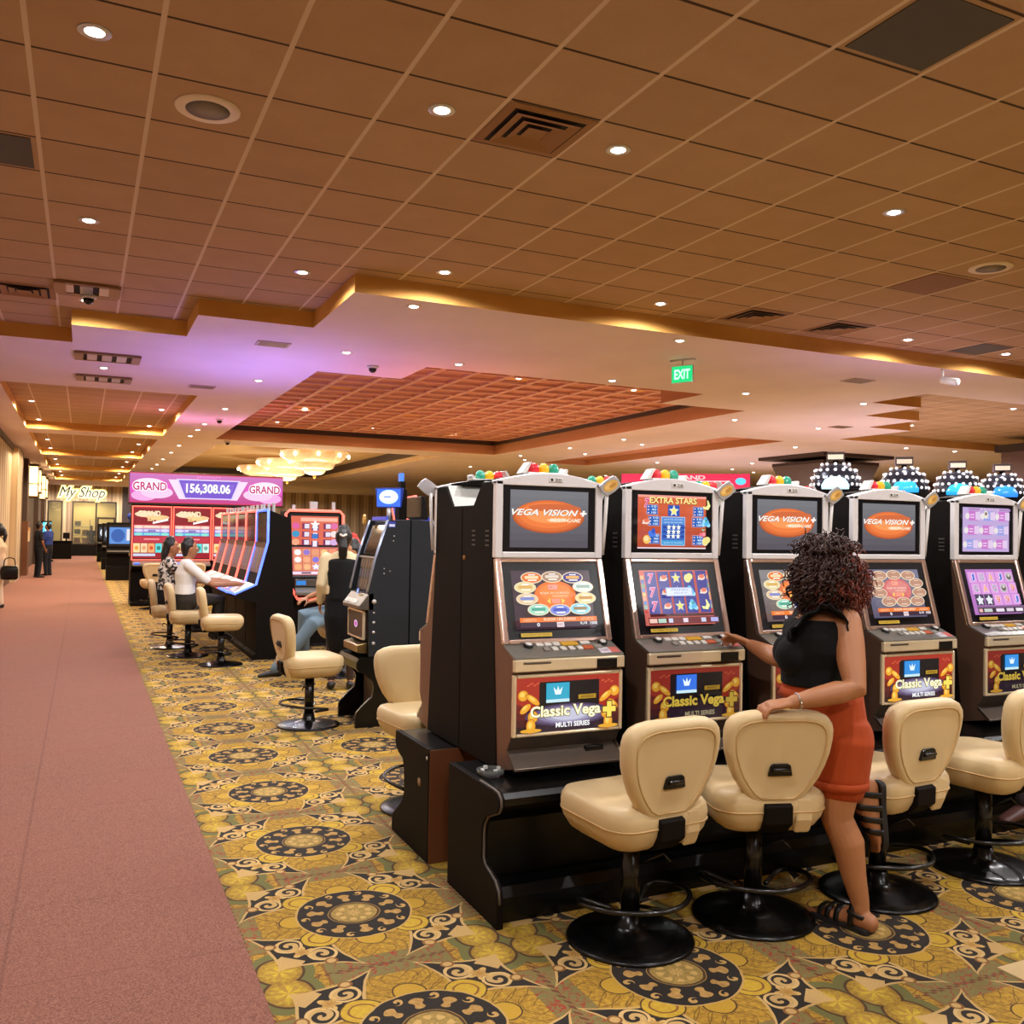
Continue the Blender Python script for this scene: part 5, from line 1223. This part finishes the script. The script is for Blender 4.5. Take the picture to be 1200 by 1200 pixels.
def head_parts(mb, H, F, up=(0, 0, 1), s=1.):
    """skull, jaw, nose, ears; H = centre of the head"""
    H, F, U = V(H), nrm(F), nrm(up); F = (F-U*F.dot(U)).normalized(); R = F.cross(U)
    mb.loft([H+U*.085*s-F*.012*s, H+U*.05*s-F*.01*s, H-F*.004*s, H-U*.045*s+F*.014*s, H-U*.085*s+F*.03*s, H-U*.105*s+F*.034*s], [(.05*s, .062*s), (.073*s, .09*s), (.076*s, .094*s), (.066*s, .078*s), (.046*s, .05*s), (.026*s, .028*s)], R, 18)
    mb.loft([H+U*.02*s+F*.088*s, H-U*.012*s+F*.1*s, H-U*.03*s+F*.106*s], [.009*s, .012*s, .014*s], R, 8)
    mb.loft([H-U*.062*s+F*.078*s-R*.018*s, H-U*.061*s+F*.087*s, H-U*.062*s+F*.078*s+R*.018*s], [.006*s, .009*s, .006*s], U, 8)
    for q in (-1, 1): mb.loft([H+R*q*.075*s-F*.005*s+U*.018*s, H+R*q*.08*s-F*.012*s-U*.02*s], [(.012*s, .007*s), (.009*s, .006*s)], F, 8)
eye_m = mat('eye_white', 'e8e2da', .3); iris_m = mat('eye_dark', '1c120c', .2); lip_m = mat('lips', '8c4a40', .5); hair_m = mat('black_hair', '14100e', .45); brow_m = mat('brows', '1a120e', .7)
def face(parent, H, F, org, up=(0, 0, 1), s=1.):
    H, F, U = V(H)-V(org), nrm(F), nrm(up); F = (F-U*F.dot(U)).normalized(); R = F.cross(U)
    for q in (-1, 1):
        e = H+F*.075*s+R*q*.031*s+U*.012*s
        a = MB().ball(e, .0125*s, seg=10, rings=6).build('eye', eye_m, parent); MB().ball(e+F*.0085*s, .0062*s, seg=8, rings=5).build('iris', iris_m, a)
        MB().tube([e+U*.019*s-R*.015*s+F*.006*s, e+U*.023*s+F*.01*s, e+U*.019*s+R*.015*s+F*.006*s], .0032*s, 6).build('eyebrow', brow_m, parent)
    MB().tube([H-U*.062*s+F*.079*s-R*.02*s, H-U*.061*s+F*.094*s, H-U*.062*s+F*.079*s+R*.02*s], .0042*s, 6).build('mouth', lip_m, parent)
def person(label, J, F, cl, vox=.011, shoes='161412', hair=None, s=1., hand_dir=None, bare_arm=True, skirt=None, skin_m=None):
    """clothed figure from joints; J: pelvis, chest, neck, head and l/r shoulder, elbow, wrist, hip, knee, ankle"""
    skin_m = skin_m or skin
    J = {k: V(v) for k, v in J.items()}; F = nrm(F); R = F.cross(V((0, 0, 1)))
    zmin = min(J['ankleL'].z, J['ankleR'].z)-.08
    org = V((J['pelvis'].x, J['pelvis'].y, max(0, zmin)))
    t = thing('person', label, 'person', org)
    P, C, N, H = J['pelvis'], J['chest'], J['neck'], J['head']
    tor = [P-V((0, 0, .06)), P+(C-P)*.25, P+(C-P)*.6, C, C+(N-C)*.55]; rad = [(.165*s, .12*s), (.16*s, .115*s), (.14*s, .105*s), (.165*s, .12*s), (.13*s, .085*s)]
    b = MB(); shoe_ = []; b.loft(tor, rad, R, 18); b.loft([C+(N-C)*.4, N, H-V((0, 0, .05))], [.06*s, .05*s, .05*s], R, 12); head_parts(b, H, F, s=s)
    up_c, low_c = MB(), MB(); shoe_c = MB()
    up_c.loft(tor[1:], [(a+.014, c+.014) for a, c in rad[1:]], R, 18); low_c.loft(tor[:2], [(a+.012, c+.012) for a, c in rad[:2]], R, 18)
    for q in 'LR':
        sh, el, wr = J['sh'+q], J['el'+q], J['wr'+q]; hp, kn, an = J['hip'+q], J['knee'+q], J['ankle'+q]
        b.loft([sh, sh+(el-sh)*.5, el, el+(wr-el)*.4, wr], [.05*s, .043*s, .037*s, .036*s, .025*s], R, 12)
        hd = nrm(wr-el) if not hand_dir else nrm(hand_dir)
        hand(b, wr, hd, (-R if q == 'R' else R) if abs(hd.z) > .5 else V((0, 0, -1)), F if abs(hd.z) > .5 else (-R if q == 'R' else R), s)
        b.loft([hp, hp+(kn-hp)*.5, kn, kn+(an-kn)*.35, an], [.085*s, .072*s, .053*s, .053*s, .034*s], R, 14)
        tf = nrm(J.get('toe'+q, an+F)-an); tf.z *= .3; tf.normalize()
        b.loft([an-tf*.03+V((0, 0, -.03)), an+tf*.06+V((0, 0, -.045)), an+tf*.15+V((0, 0, -.058))], [(.034*s, .04*s), (.038*s, .03*s), (.034*s, .016*s)], tf.cross(V((0, 0, 1))), 12)
        end = el if bare_arm else wr-(wr-el)*.08; e2 = sh+(el-sh)*.75 if bare_arm else el
        up_c.loft([sh, e2] if bare_arm else [sh, e2, end], [.064*s, .056*s] if bare_arm else [.064*s, .052*s, .04*s], R, 12)
        if skirt is None: low_c.loft([hp, hp+(kn-hp)*.5, kn, kn+(an-kn)*.5, an+V((0, 0, .01))], [.1*s, .088*s, .072*s, .066*s, .06*s], R, 14)
        shoe_c = MB(); shoe_.append(shoe_c); shoe_c.loft([an-tf*.035+V((0, 0, -.035)), an+tf*.06+V((0, 0, -.042)), an+tf*.17+V((0, 0, -.058))], [(.042*s, .046*s), (.046*s, .036*s), (.04*s, .022*s)], tf.cross(V((0, 0, 1))), 12)
    body = fuse(b, 'body', vox, skin_m, t, org=org)
    fuse(up_c, 'shirt', vox, cl[0], t, org=org)
    if skirt: low_c.loft([P+V((0, 0, .05)), P-V((0, 0, .15)), P-V((0, 0, skirt))], [(.155*s, .128*s), (.182*s, .145*s), (.148*s, .12*s)], R, 18)
    fuse(low_c, 'skirt' if skirt else 'trousers', vox, cl[1], t, org=org)
    for shoe_c in shoe_: fuse(shoe_c, 'shoe', vox*.8, mat('shoe_'+shoes, shoes, .4), t, org=org)
    if hair != 'none':
        h = MB(); U = V((0, 0, 1))
        h.loft([H+U*.096*s-F*.02*s, H+U*.05*s-F*.022*s, H-F*.045*s, H-U*.06*s-F*.05*s], [(.062*s, .068*s), (.086*s, .094*s), (.084*s, .07*s), (.055*s, .045*s)], R, 16)
        if hair == 'pony':
            h.ball(H-F*.105*s+U*.025*s, (.035*s, .035*s, .035*s)); h.loft([H-F*.11*s+U*.01*s, H-F*.135*s-U*.08*s, H-F*.12*s-U*.16*s, H-F*.105*s-U*.26*s], [(.034*s, .03*s), (.05*s, .035*s), (.046*s, .03*s), (.02*s, .014*s)], R, 12)
        if hair == 'long': h.loft([H-F*.06*s+U*.03*s, H-F*.09*s-U*.1*s, H-F*.1*s-U*.2*s], [(.075*s, .05*s), (.085*s, .05*s), (.06*s, .03*s)], R, 12)
        fuse(h, 'hair', vox*.8, hair_m, t, org=org)
    face(t, H, F, org, s=s)
    return t
def standing(x, y, ang, h=1.7, lean=0., arm=(.08, .12)):
    F = V((sin(radians(ang)), cos(radians(ang)), 0)); R = F.cross(V((0, 0, 1))); k = h/1.7; b = V((x, y, 0)); U = V((0, 0, 1))
    J = dict(pelvis=b+U*.92*k, chest=b+U*1.26*k+F*lean, neck=b+U*1.46*k+F*lean*1.2, head=b+U*1.585*k+F*(lean*1.3+.02))
    for q, sgn in (('L', -1), ('R', 1)):
        J['sh'+q] = b+U*1.38*k+R*sgn*.18*k+F*lean; J['el'+q] = b+U*1.1*k+R*sgn*.24*k+F*arm[0]*.3; J['wr'+q] = b+U*.88*k+R*sgn*.22*k+F*arm[1]
        J['hip'+q] = b+U*.88*k+R*sgn*.09*k; J['knee'+q] = b+U*.48*k+R*sgn*.1*k+F*.015; J['ankle'+q] = b+U*.085+R*sgn*.1*k-F*.02
    return J, F
def seated(x, y, ang, seat=.6, h=1.65, reach=(.5, .95), lean=.05, feet=None):
    F = V((sin(radians(ang)), cos(radians(ang)), 0)); R = F.cross(V((0, 0, 1))); k = h/1.65; b = V((x, y, 0)); U = V((0, 0, 1)); z = seat+.1
    J = dict(pelvis=b+U*z, chest=b+U*(z+.33*k)+F*lean, neck=b+U*(z+.5*k)+F*lean*1.6, head=b+U*(z+.64*k)+F*(lean*2+.03))
    for q, sgn in (('L', -1), ('R', 1)):
        J['sh'+q] = b+U*(z+.44*k)+R*sgn*.175*k+F*lean*1.3; J['el'+q] = b+U*(z+.2*k)+R*sgn*.23*k+F*(reach[0]*.45); J['wr'+q] = b+U*reach[1]+R*sgn*.16+F*reach[0]
        J['hip'+q] = b+U*(z-.0)+R*sgn*.09*k; J['knee'+q] = b+U*(z+.0)+R*sgn*.11*k+F*.42*k; J['ankle'+q] = b+U*.28+R*sgn*.1*k+F*(.38*k)
        if feet: J['ankle'+q] = V(feet[0 if q == 'L' else 1])
    return J, F
cot = lambda n, c='808080', r=.85: mat(n, c, r, sheen=.03, spec=.2, bump=(120, .1, .002))
J, F = seated(1.17, 12.1, 88, reach=(.66, .9), lean=.01)
person('person in a white t-shirt and dark trousers playing at the aisle machines', J, F, (cot('white_shirt', 'e6e2da'), cot('olive_trousers', '35302a')), hair='pony' if False else 'short')
def print_mat():
    m, b, vec, X, Y, Z = newmat('animal_print', .85); wire(mix(step(noise(vec, 28, 2), .47, .53), 'e0d8cc', '2c2622'), b.inputs['Base Color']); return m
J, F = seated(1.03, 13.02, 92, reach=(.7, .9), lean=.01)
person('person in a black and white print shirt, mostly hidden behind the white shirt', J, F, (print_mat(), cot('black_trousers', '1a1a1c')), hair='long')
J, F = standing(2.39, 9.1, 18, 1.62, .03, (.5, .3))
J['wrR'] = V((2.58, 9.33, .98)); J['elR'] = V((2.61, 9.12, 1.05)); J['wrL'] = V((2.2, 9.25, .86)); J['elL'] = V((2.18, 9.14, 1.05))
wt = person('waitress in black vest and skirt with beige sleeves, standing with her back turned', J, F, (cot('beige_sleeves', 'd6c29c'), cot('black_skirt', '121214')), hair='pony', bare_arm=False, skirt=.42, skin_m=skin)
vb = MB(); o_ = V((J['pelvis'].x, J['pelvis'].y, 0)); R_ = F.cross(V((0, 0, 1)))
vb.loft([J['pelvis']+V((0, 0, .04)), J['pelvis']+V((0, 0, .15)), J['chest']-V((0, 0, .03)), J['chest']+V((0, 0, .09)), J['neck']-V((0, 0, .07))], [(.168, .14), (.146, .125), (.182, .138), (.165, .12), (.10, .08)], R_, 20)
sk = MB()
for q in 'LR': sk.loft([J['knee'+q]+V((0, 0, .1)), J['knee'+q], J['knee'+q]*.65+J['ankle'+q]*.35, J['ankle'+q]+V((0, 0, .02))], [.072, .058, .057, .038], R_, 12)
fuse(sk, 'stockings', .009, mat('sheer_black', '3a2420', .6), wt, org=wt.location)
MB().tube([J['head']-F*.12+R_*.03+V((0, 0, .05))-wt.location, J['head']-F*.155+V((0, 0, .03))-wt.location, J['head']-F*.12-R_*.03+V((0, 0, .05))-wt.location], .012, 8).build('hair_clip', mat('clip_pearl', 'd8ccc0', .3), wt)
fuse(vb, 'vest', .01, mat('black_skirt'), wt, org=wt.location)
J, F = seated(2.56, 9.95, -96, reach=(.3, .85), lean=.03, feet=((2.2, 9.95, .2), (1.87, 9.76, .13)))
J['kneeR'] = V((2.24, 9.72, .6)); J['toeR'] = V((1.7, 9.8, .1))
J['head'] = V((2.72, 9.98, 1.36)); J['neck'] = V((2.66, 9.97, 1.2))
jt = person('seated person in pale jeans and black shoes stretching one leg out, behind the waitress', J, F, (cot('red_shirt', '8c2c2c'), cot('pale_jeans', '6f8494')), hair='short')
dup(st0, (2.62, 9.95, 0), radians(95), 'cream stool under the person in pale jeans', 'cream stools near the waitress')
J, F = standing(-1.24, 31.9, 70, 1.72); person('person in dark clothes standing by the left wall', J, F, (cot('navy_shirt', '23242c'), cot('navy_trousers', '1c1d24')), vox=.014, hair='short', skin_m=skin_dark)
J, F = standing(-1.02, 33.2, -60, 1.7); person('person lit blue, standing behind the one in dark clothes', J, F, (cot('shirt_painted_bluelit', '28387c'), cot('navy_trousers')), vox=.014, hair='short', skin_m=skin)  # the blue light on this figure is painted into the shirt colour
J, F = standing(-1.46, 20.1, -75, 1.6); wl = person('person in cream blouse and trousers with a black handbag, cut by the left edge', J, F, (cot('cream_blouse', 'd8bc98'), cot('cream_trousers', 'd2bfa4')), hair='pony', bare_arm=False)
t = thing('handbag', 'black handbag carried by the person at the left edge', 'bag', (-1.26, 19.95, .56)); MB().rings(rrect(.3, .12, .05), [(.8, 0), (1, .03), (1., .2), (.85, .26), (.5, .27)]).build('bag_body', black_gloss, t); MB().tube(catmull([(-.1, 0, .25), (-.07, 0, .4), (.07, 0, .4), (.1, 0, .25)], 5), .01, 8).build('strap', black_gloss, t)
J, F = standing(.42, Y1+.9, 160, 1.65); person('person in dark clothes seen inside the shop window', J, F, (cot('navy_shirt'), cot('navy_trousers')), vox=.016, hair='short')
J, F = seated(5.3, 2.95, -12, seat=.57, reach=(.3, .78), feet=((4.62, 3.28, .2), (5.2, 3.3, .33))); J['kneeL'] = V((5.0, 3.28, .56)); J['toeL'] = V((4.4, 3.3, .1))
person('person seated beyond the right edge of the picture, one sandalled foot showing', J, F, (cot('grey_top', '6a6468'), cot('dusky_trousers', '3a3034')), shoes='5a3a36', hair='long')
dup(st0, (5.3, 2.95, 0), radians(8), 'cream stool just beyond the right edge of the picture', GS)
J, F = standing(3.0, 11.0, 170, 1.52); rc = person('person with a red cap, only the head showing beside the waitress', J, F, (cot('red_shirt'), cot('black_trousers')), vox=.012, hair='none')
cb = MB(); Hh = J['head']; cb.loft([Hh+V((0, 0, .1)), Hh+V((0, 0, .06)), Hh+V((0, 0, .03))], [(.06, .06), (.088, .1), (.09, .102)], F.cross(V((0, 0, 1))), 16); cb.loft([Hh+V((0, 0, .035))+F*.08, Hh+V((0, 0, .02))+F*.17], [(.07, .01), (.05, .006)], F.cross(V((0, 0, 1))), 12)
fuse(cb, 'cap', .008, mat('red_cap', 'b03028', .7), rc, org=rc.location)

# the woman with the curly hair
def curly_woman():
    org = V((2.88, 2.87, 0)); t = thing('person', 'woman with curly hair, black crop top and orange shorts, leaning on a stool', 'person', org)
    F = nrm((-.80, .60, 0)); R = F.cross(V((0, 0, 1))); U = V((0, 0, 1))
    pel, wst, che, shc = V((2.872, 2.94, .78)), V((2.818, 2.965, .985)), V((2.815, 2.955, 1.14)), V((2.845, 2.95, 1.25))
    nk, H = V((2.842, 2.95, 1.33)), V((2.845, 2.975, 1.45)); HF = nrm((-.35, .94, -.12))
    b = MB()
    tor = [pel-U*.07, pel+U*.04, pel+U*.12, wst, wst+U*.08, che, che+U*.06, shc, shc+U*.035]
    trad = [(.165, .145), (.178, .155), (.168, .145), (.145, .125), (.142, .125), (.15, .135), (.15, .12), (.135, .09), (.09, .06)]
    b.loft(tor, trad, R, 22)
    for q in (-1, 1): b.ball(che+F*.085+R*q*.068-U*.035, (.075, .075, .078))
    b.loft([shc, nk, H-U*.05], [.062, .052, .054], R, 14)
    head_parts(b, H, HF)
    shL, elL, wrL = V((2.868, 2.838, 1.243)), V((2.79, 2.713, 1.0)), V((2.55, 2.8, .947))
    shR, elR, wrR = V((2.885, 3.09, 1.225)), V((2.886, 3.25, 1.04)), V((2.88, 3.447, 1.085))
    b.loft([shL+U*.01-F*.0, shL+(elL-shL)*.3, shL+(elL-shL)*.65, elL, elL+(wrL-elL)*.28, elL+(wrL-elL)*.65, wrL], [.06, .062, .055, .047, .047, .039, .027], F, 16)
    b.loft([shR, shR+(elR-shR)*.5, elR, elR+(wrR-elR)*.35, wrR], [.058, .055, .046, .044, .027], F, 16)
    hand(b, wrL+V((-.004, .003, -.001)), (-.93, .30, -.12), (.12, .15, -1), (.25, .9, 0), 1.04, (.38, .52, .5, .46), .05, (.75, .55, .35))
    hand(b, wrR, (-.2, .9, .26), (-.55, .1, -.8), (-.75, -.1, .5), 1.04, (.42, .5, .55, .6), .04)
    hpL, knL, anL = V((2.868, 2.86, .76)), V((2.838, 2.85, .452)), V((2.905, 2.79, .085))
    b.loft([hpL, hpL+(knL-hpL)*.5, knL+U*.06, knL-U*.01, knL+(anL-knL)*.28+V((.012, -.012, 0)), knL+(anL-knL)*.62+V((.006, -.006, 0)), anL+U*.03, anL], [.112, .103, .074, .064, .066, .05, .037, .037], R, 18)
    fd = nrm((-.22, .97, 0))
    b.loft([anL-fd*.045-U*.04, anL+fd*.02-U*.03, anL+fd*.09-U*.048, anL+fd*.165-U*.06], [(.034, .038), (.037, .045), (.042, .03), (.042, .016)], fd.cross(U), 14)
    hpR, knR, anR = V((2.9, 3.03, .76)), V((2.925, 3.16, .43)), V((3.0, 2.88, .52))
    b.loft([hpR, hpR+(knR-hpR)*.5, knR, knR+(anR-knR)*.3-U*.01, anR-(anR-knR)*.15, anR], [.11, .1, .066, .06, .04, .036], R, 16)
    sd = nrm((.05, .0, -1)); sn = nrm((.9, -.43, 0))      # the lifted foot hangs toes down, sole to the right
    b.loft([anR+sn*.018-sd*.03, anR+sn*.02+sd*.03, anR+sn*.034+sd*.11, anR+sn*.056+sd*.19], [(.038, .056), (.042, .056), (.046, .042), (.045, .022)], sd.cross(sn), 14)
    for base, ax, nn, sd2 in ((anL, fd, -U, fd.cross(U)), (anR+sn*.11-U*.0, sd, sn, sd.cross(sn))):
        for i, (o, ln, r) in enumerate(((-.03, .045, .0125), (-.011, .04, .0095), (.006, .036, .009), (.021, .03, .0085), (.034, .024, .008))):
            p = base+ax*.172+sd2*o+nn*.064 if nn.z < -.5 else base+ax*.205+sd2*o-nn*.055
            b.loft([p-ax*.015, p+ax*ln*.6, p+ax*ln], [r, r, r*.85], sd2, 8)
    body = fuse(b, 'body', .0052, skin, t, 4, org)
    face(t, H, HF, org)
    # black crop top with ruffled shoulder straps
    topm = cot('black_knit', '070708', .8)
    c = MB(); c.loft([wst-U*.005, wst+U*.08, che, che+U*.05, che+U*.085, che+U*.118], [(.158, .138), (.155, .138), (.163, .148), (.163, .137), (.157, .12), (.143, .098)], R, 24, cap=False)
    for q in (-1, 1): c.ball(che+F*.09+R*q*.066-U*.035, (.083, .083, .085))
    top = fuse(c, 'crop_top', .006, topm, t, 5, org)
    for q, sh in ((-1, shL), (1, shR)):
        path = catmull([che+F*.115+R*q*.08+U*.02, che+F*.11+R*q*.085+U*.075, shc+F*.045+R*q*.1+U*.04, shc-F*.01+R*q*.105+U*.052, shc-F*.075+R*q*.1+U*.005, che-F*.115+R*q*.08+U*.03], 6)
        mb = MB(); mb.loft(path, [(.036, .012)]*len(path), R, 10); 
        n = len(path); vs = []; fs = []
        for i, p in enumerate(path):
            tt = i/(n-1); wdt = .025+.055*sin(pi*tt)**.6; wob = .008*sin(i*1.5)
            d = (R*q*.95+U*(.28-.55*abs(tt-.5))).normalized()
            for k in range(4): vs.append(p+R*q*.012+U*.006+d*wdt*k/3+(U*wob+F*wob*.6)*(k/3))
        for i in range(n-1):
            for k in range(3): a_ = i*4+k; fs.append((a_, a_+1, a_+5, a_+4))
        st_ = mb.xf(Matrix.Translation(-org)).build('shoulder_strap', topm, top)
        rf = MB().add([V(v)-org for v in vs], fs, 0, True).build('ruffle', topm, st_); so = rf.modifiers.new('s', 'SOLIDIFY'); so.thickness = .006
    # rust orange shorts
    shm = cot('rust_shorts', 'a3421a', .8); c = MB()
    c.loft([pel-U*.09, pel+U*.03, pel+U*.12, wst-U*.03], [(.175, .152), (.186, .158), (.176, .148), (.154, .134)], R, 24)
    c.ball(pel-F*.07-R*.045-U*.02, (.108, .108, .125)); c.ball(pel-F*.07+R*.05-U*.02, (.108, .108, .125))
    kk = hpL+(knL-hpL)*.5; c.loft([hpL, hpL+(kk-hpL)*.55, kk], [.13, .121, .116], R, 20)
    kk = hpR+(knR-hpR)*.5; c.loft([hpR, kk], [.123, .112], R, 18)
    sh_ = fuse(c, 'shorts', .006, shm, t, 6, org)
    kk = hpL+(knL-hpL)*.59; MB().loft([kk-org+U*.028, kk-org-U*.004], [(.119, .119), (.118, .118)], R, 28, cap=False).build('hem', shm, sh_)
    c = MB(); c.loft([wst-U*.055, wst-U*.02], [(.168, .148), (.156, .136)], R, 24, cap=False); c.xf(Matrix.Translation(-org)).build('waistband', shm, sh_)
    # sandals
    sol = mat('sandal_sole', '1d1b1a', .7); strap = mat('sandal_strap', '0e0c0c', .4)
    def sandal(an, ax, nn, off, ln, hs=((.02, .098, .043), (.085, .056, .043), (.125, .05, .046), (.16, .04, .046))):
        side = ax.cross(-nn); q = thing_child = MB()
        o = [(-.052, .0), (-.05, .03), (-.03, .045), (.04, .04), (.11, .05), (.17, .05), (.21, .035), (.222, 0), (.21, -.035), (.17, -.048), (.11, -.042), (.04, -.034), (-.03, -.04), (-.05, -.03)]
        sc = [V(p) for p in catmull([(a_*ln, b_, 0) for a_, b_ in o], 4, True)]
        lo = [an+nn*(off+.024)+ax*p.x+side*p.y for p in sc]; hi = [an+nn*off+ax*p.x+side*p.y for p in sc]; N_ = len(sc)
        q.add([p-org for p in lo]+[p-org for p in hi], [tuple(range(N_)), tuple(reversed(range(N_, 2*N_)))]+[(i, (i+1) % N_, N_+(i+1) % N_, N_+i) for i in range(N_)], 0)
        s0 = q.build('sandal', sol, t, .004)
        for x, hgt, wd in hs:
            pts = catmull([an+nn*off+ax*x-side*wd, an+nn*(off-hgt*.75)+ax*(x-.004)-side*wd*.8, an+nn*(off-hgt)+ax*(x-.006), an+nn*(off-hgt*.75)+ax*(x-.004)+side*wd*.8, an+nn*off+ax*x+side*wd], 4)
            m_ = MB(); m_.loft([p-org for p in pts], [(.0125, .003)]*len(pts), ax, 8); m_.build('strap', strap, s0)
        if abs(nn.z) < .5: return
        pts = [an+nn*(off-.035)-ax*.045+side*.0, an+nn*(off-.045)-ax*.02+side*.04, an+nn*(off-.055)+ax*.03+side*.043]; pts = [pts[2]-side*.086, pts[1]-side*.08]+pts
        m_ = MB(); m_.loft([p-org for p in catmull(pts, 4)], [(.009, .003)]*17, nn, 8); m_.build('heel_strap', strap, s0)
    sandal(anL, fd, -U, .061, 1.)
    sandal(anR+sn*.002, sd, sn, .068, 1.05, ((-.005, .115, .044), (.05, .112, .047), (.1, .09, .049), (.15, .066, .049)))
    # bracelet
    d = nrm(wrL-elL); e1 = d.orthogonal().normalized(); e2 = d.cross(e1); cp = wrL-d*.022-org
    bl = MB().tube([cp+e1*.0315*cos(2*pi*k/24)+e2*.0315*sin(2*pi*k/24) for k in range(24)], .0028, 6, closed=True).build('bracelet', silver, t)
    for k in range(3): MB().ball(cp+e1*.033*cos(k*.35+.4)+e2*.033*sin(k*.35+.4), (.007, .006, .006), seg=8, rings=6).build('charm', chrome, bl)
    # hair: a mass of tight curls
    c = MB(); HC = H+V((.012, -.03, .015))
    c.loft([HC+U*.055, HC+U*.01, HC-U*.06, HC-U*.12], [(.095, .095), (.12, .115), (.13, .115), (.095, .085)], V((.905, -.425, 0)), 20)
    base = fuse(c, 'hair', .01, mat('dark_curls', '33180f', .5), t, 3, org)
    rng = random.Random(3); dk, au = MB(), MB(); CR = V((.905, -.425, 0)); CV = V((.425, .905, 0))
    for i in range(2300):
        th, ph = rng.uniform(0, 2*pi), math.asin(rng.uniform(-.85, 1.))
        n = CR*cos(th)*cos(ph)+CV*sin(th)*cos(ph)+U*sin(ph)
        if n.dot(HF) > .8 and ph < .2: continue
        p = HC+CR*n.dot(CR)*(.125-.022*n.z)+CV*n.dot(CV)*.12+U*(n.z*.137-.005); ln = rng.uniform(.05, .105)
        dirn = (n*.42+U*-.8+CR*.2+V((rng.uniform(-.35, .35), rng.uniform(-.35, .35), rng.uniform(-.25, .25)))).normalized()
        if ph > .6: dirn = (n*.25+V((rng.uniform(-1, 1), rng.uniform(-1, 1), rng.uniform(-.35, .05)))).normalized(); ln *= .8
        e1 = dirn.orthogonal().normalized(); e2 = dirn.cross(e1); a0 = rng.uniform(0, 6.28); rr = rng.uniform(.007, .013); pts = []
        for k in range(13):
            s_ = k/12; a_ = a0+s_*ln/.03*2*pi*.8
            pts.append(p+dirn*ln*s_+(e1*cos(a_)+e2*sin(a_))*rr*(.4+.6*s_)-org)
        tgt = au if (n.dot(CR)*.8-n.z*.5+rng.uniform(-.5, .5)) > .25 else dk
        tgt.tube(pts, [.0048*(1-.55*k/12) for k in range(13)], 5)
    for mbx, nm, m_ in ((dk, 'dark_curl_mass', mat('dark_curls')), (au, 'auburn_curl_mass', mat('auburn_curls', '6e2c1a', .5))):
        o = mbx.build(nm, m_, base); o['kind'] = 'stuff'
curly_woman()
# ---------------------------------------------------------------- camera, world, view
cam = bpy.data.cameras.new('camera'); co = bpy.data.objects.new('camera', cam); COL.objects.link(co)
yaw, pit, rol = .4387, .0240, .0161
fwd = V((sin(yaw)*cos(pit), cos(yaw)*cos(pit), sin(pit))); rt = V((cos(yaw), -sin(yaw), 0)); up = rt.cross(fwd)
r2 = rt*cos(rol)+up*sin(rol); u2 = up*cos(rol)-rt*sin(rol)
co.matrix_world = Matrix(((r2.x, u2.x, -fwd.x, 0), (r2.y, u2.y, -fwd.y, 0), (r2.z, u2.z, -fwd.z, CAM_H), (0, 0, 0, 1)))
cam.sensor_width = 36; cam.sensor_fit = 'HORIZONTAL'; cam.lens = 36*1069.71/1200; cam.clip_end = 200; cam.clip_start = .05
SC.camera = co
w = bpy.data.worlds.new('world'); SC.world = w; w.use_nodes = True
w.node_tree.nodes['Background'].inputs[0].default_value = (.02, .018, .016, 1)
SC.view_settings.view_transform = 'Standard'; SC.view_settings.look = 'None'; SC.view_settings.gamma = 1; SC.view_settings.use_curve_mapping = False
SC.view_settings.exposure = EXPO
SC.cycles.use_denoising = True
SC.cycles.max_bounces = 7; SC.cycles.diffuse_bounces = 4; SC.cycles.glossy_bounces = 4; SC.cycles.transmission_bounces = 4
SC.cycles.sample_clamp_indirect = 8; SC.cycles.caustics_reflective = False; SC.cycles.caustics_refractive = False
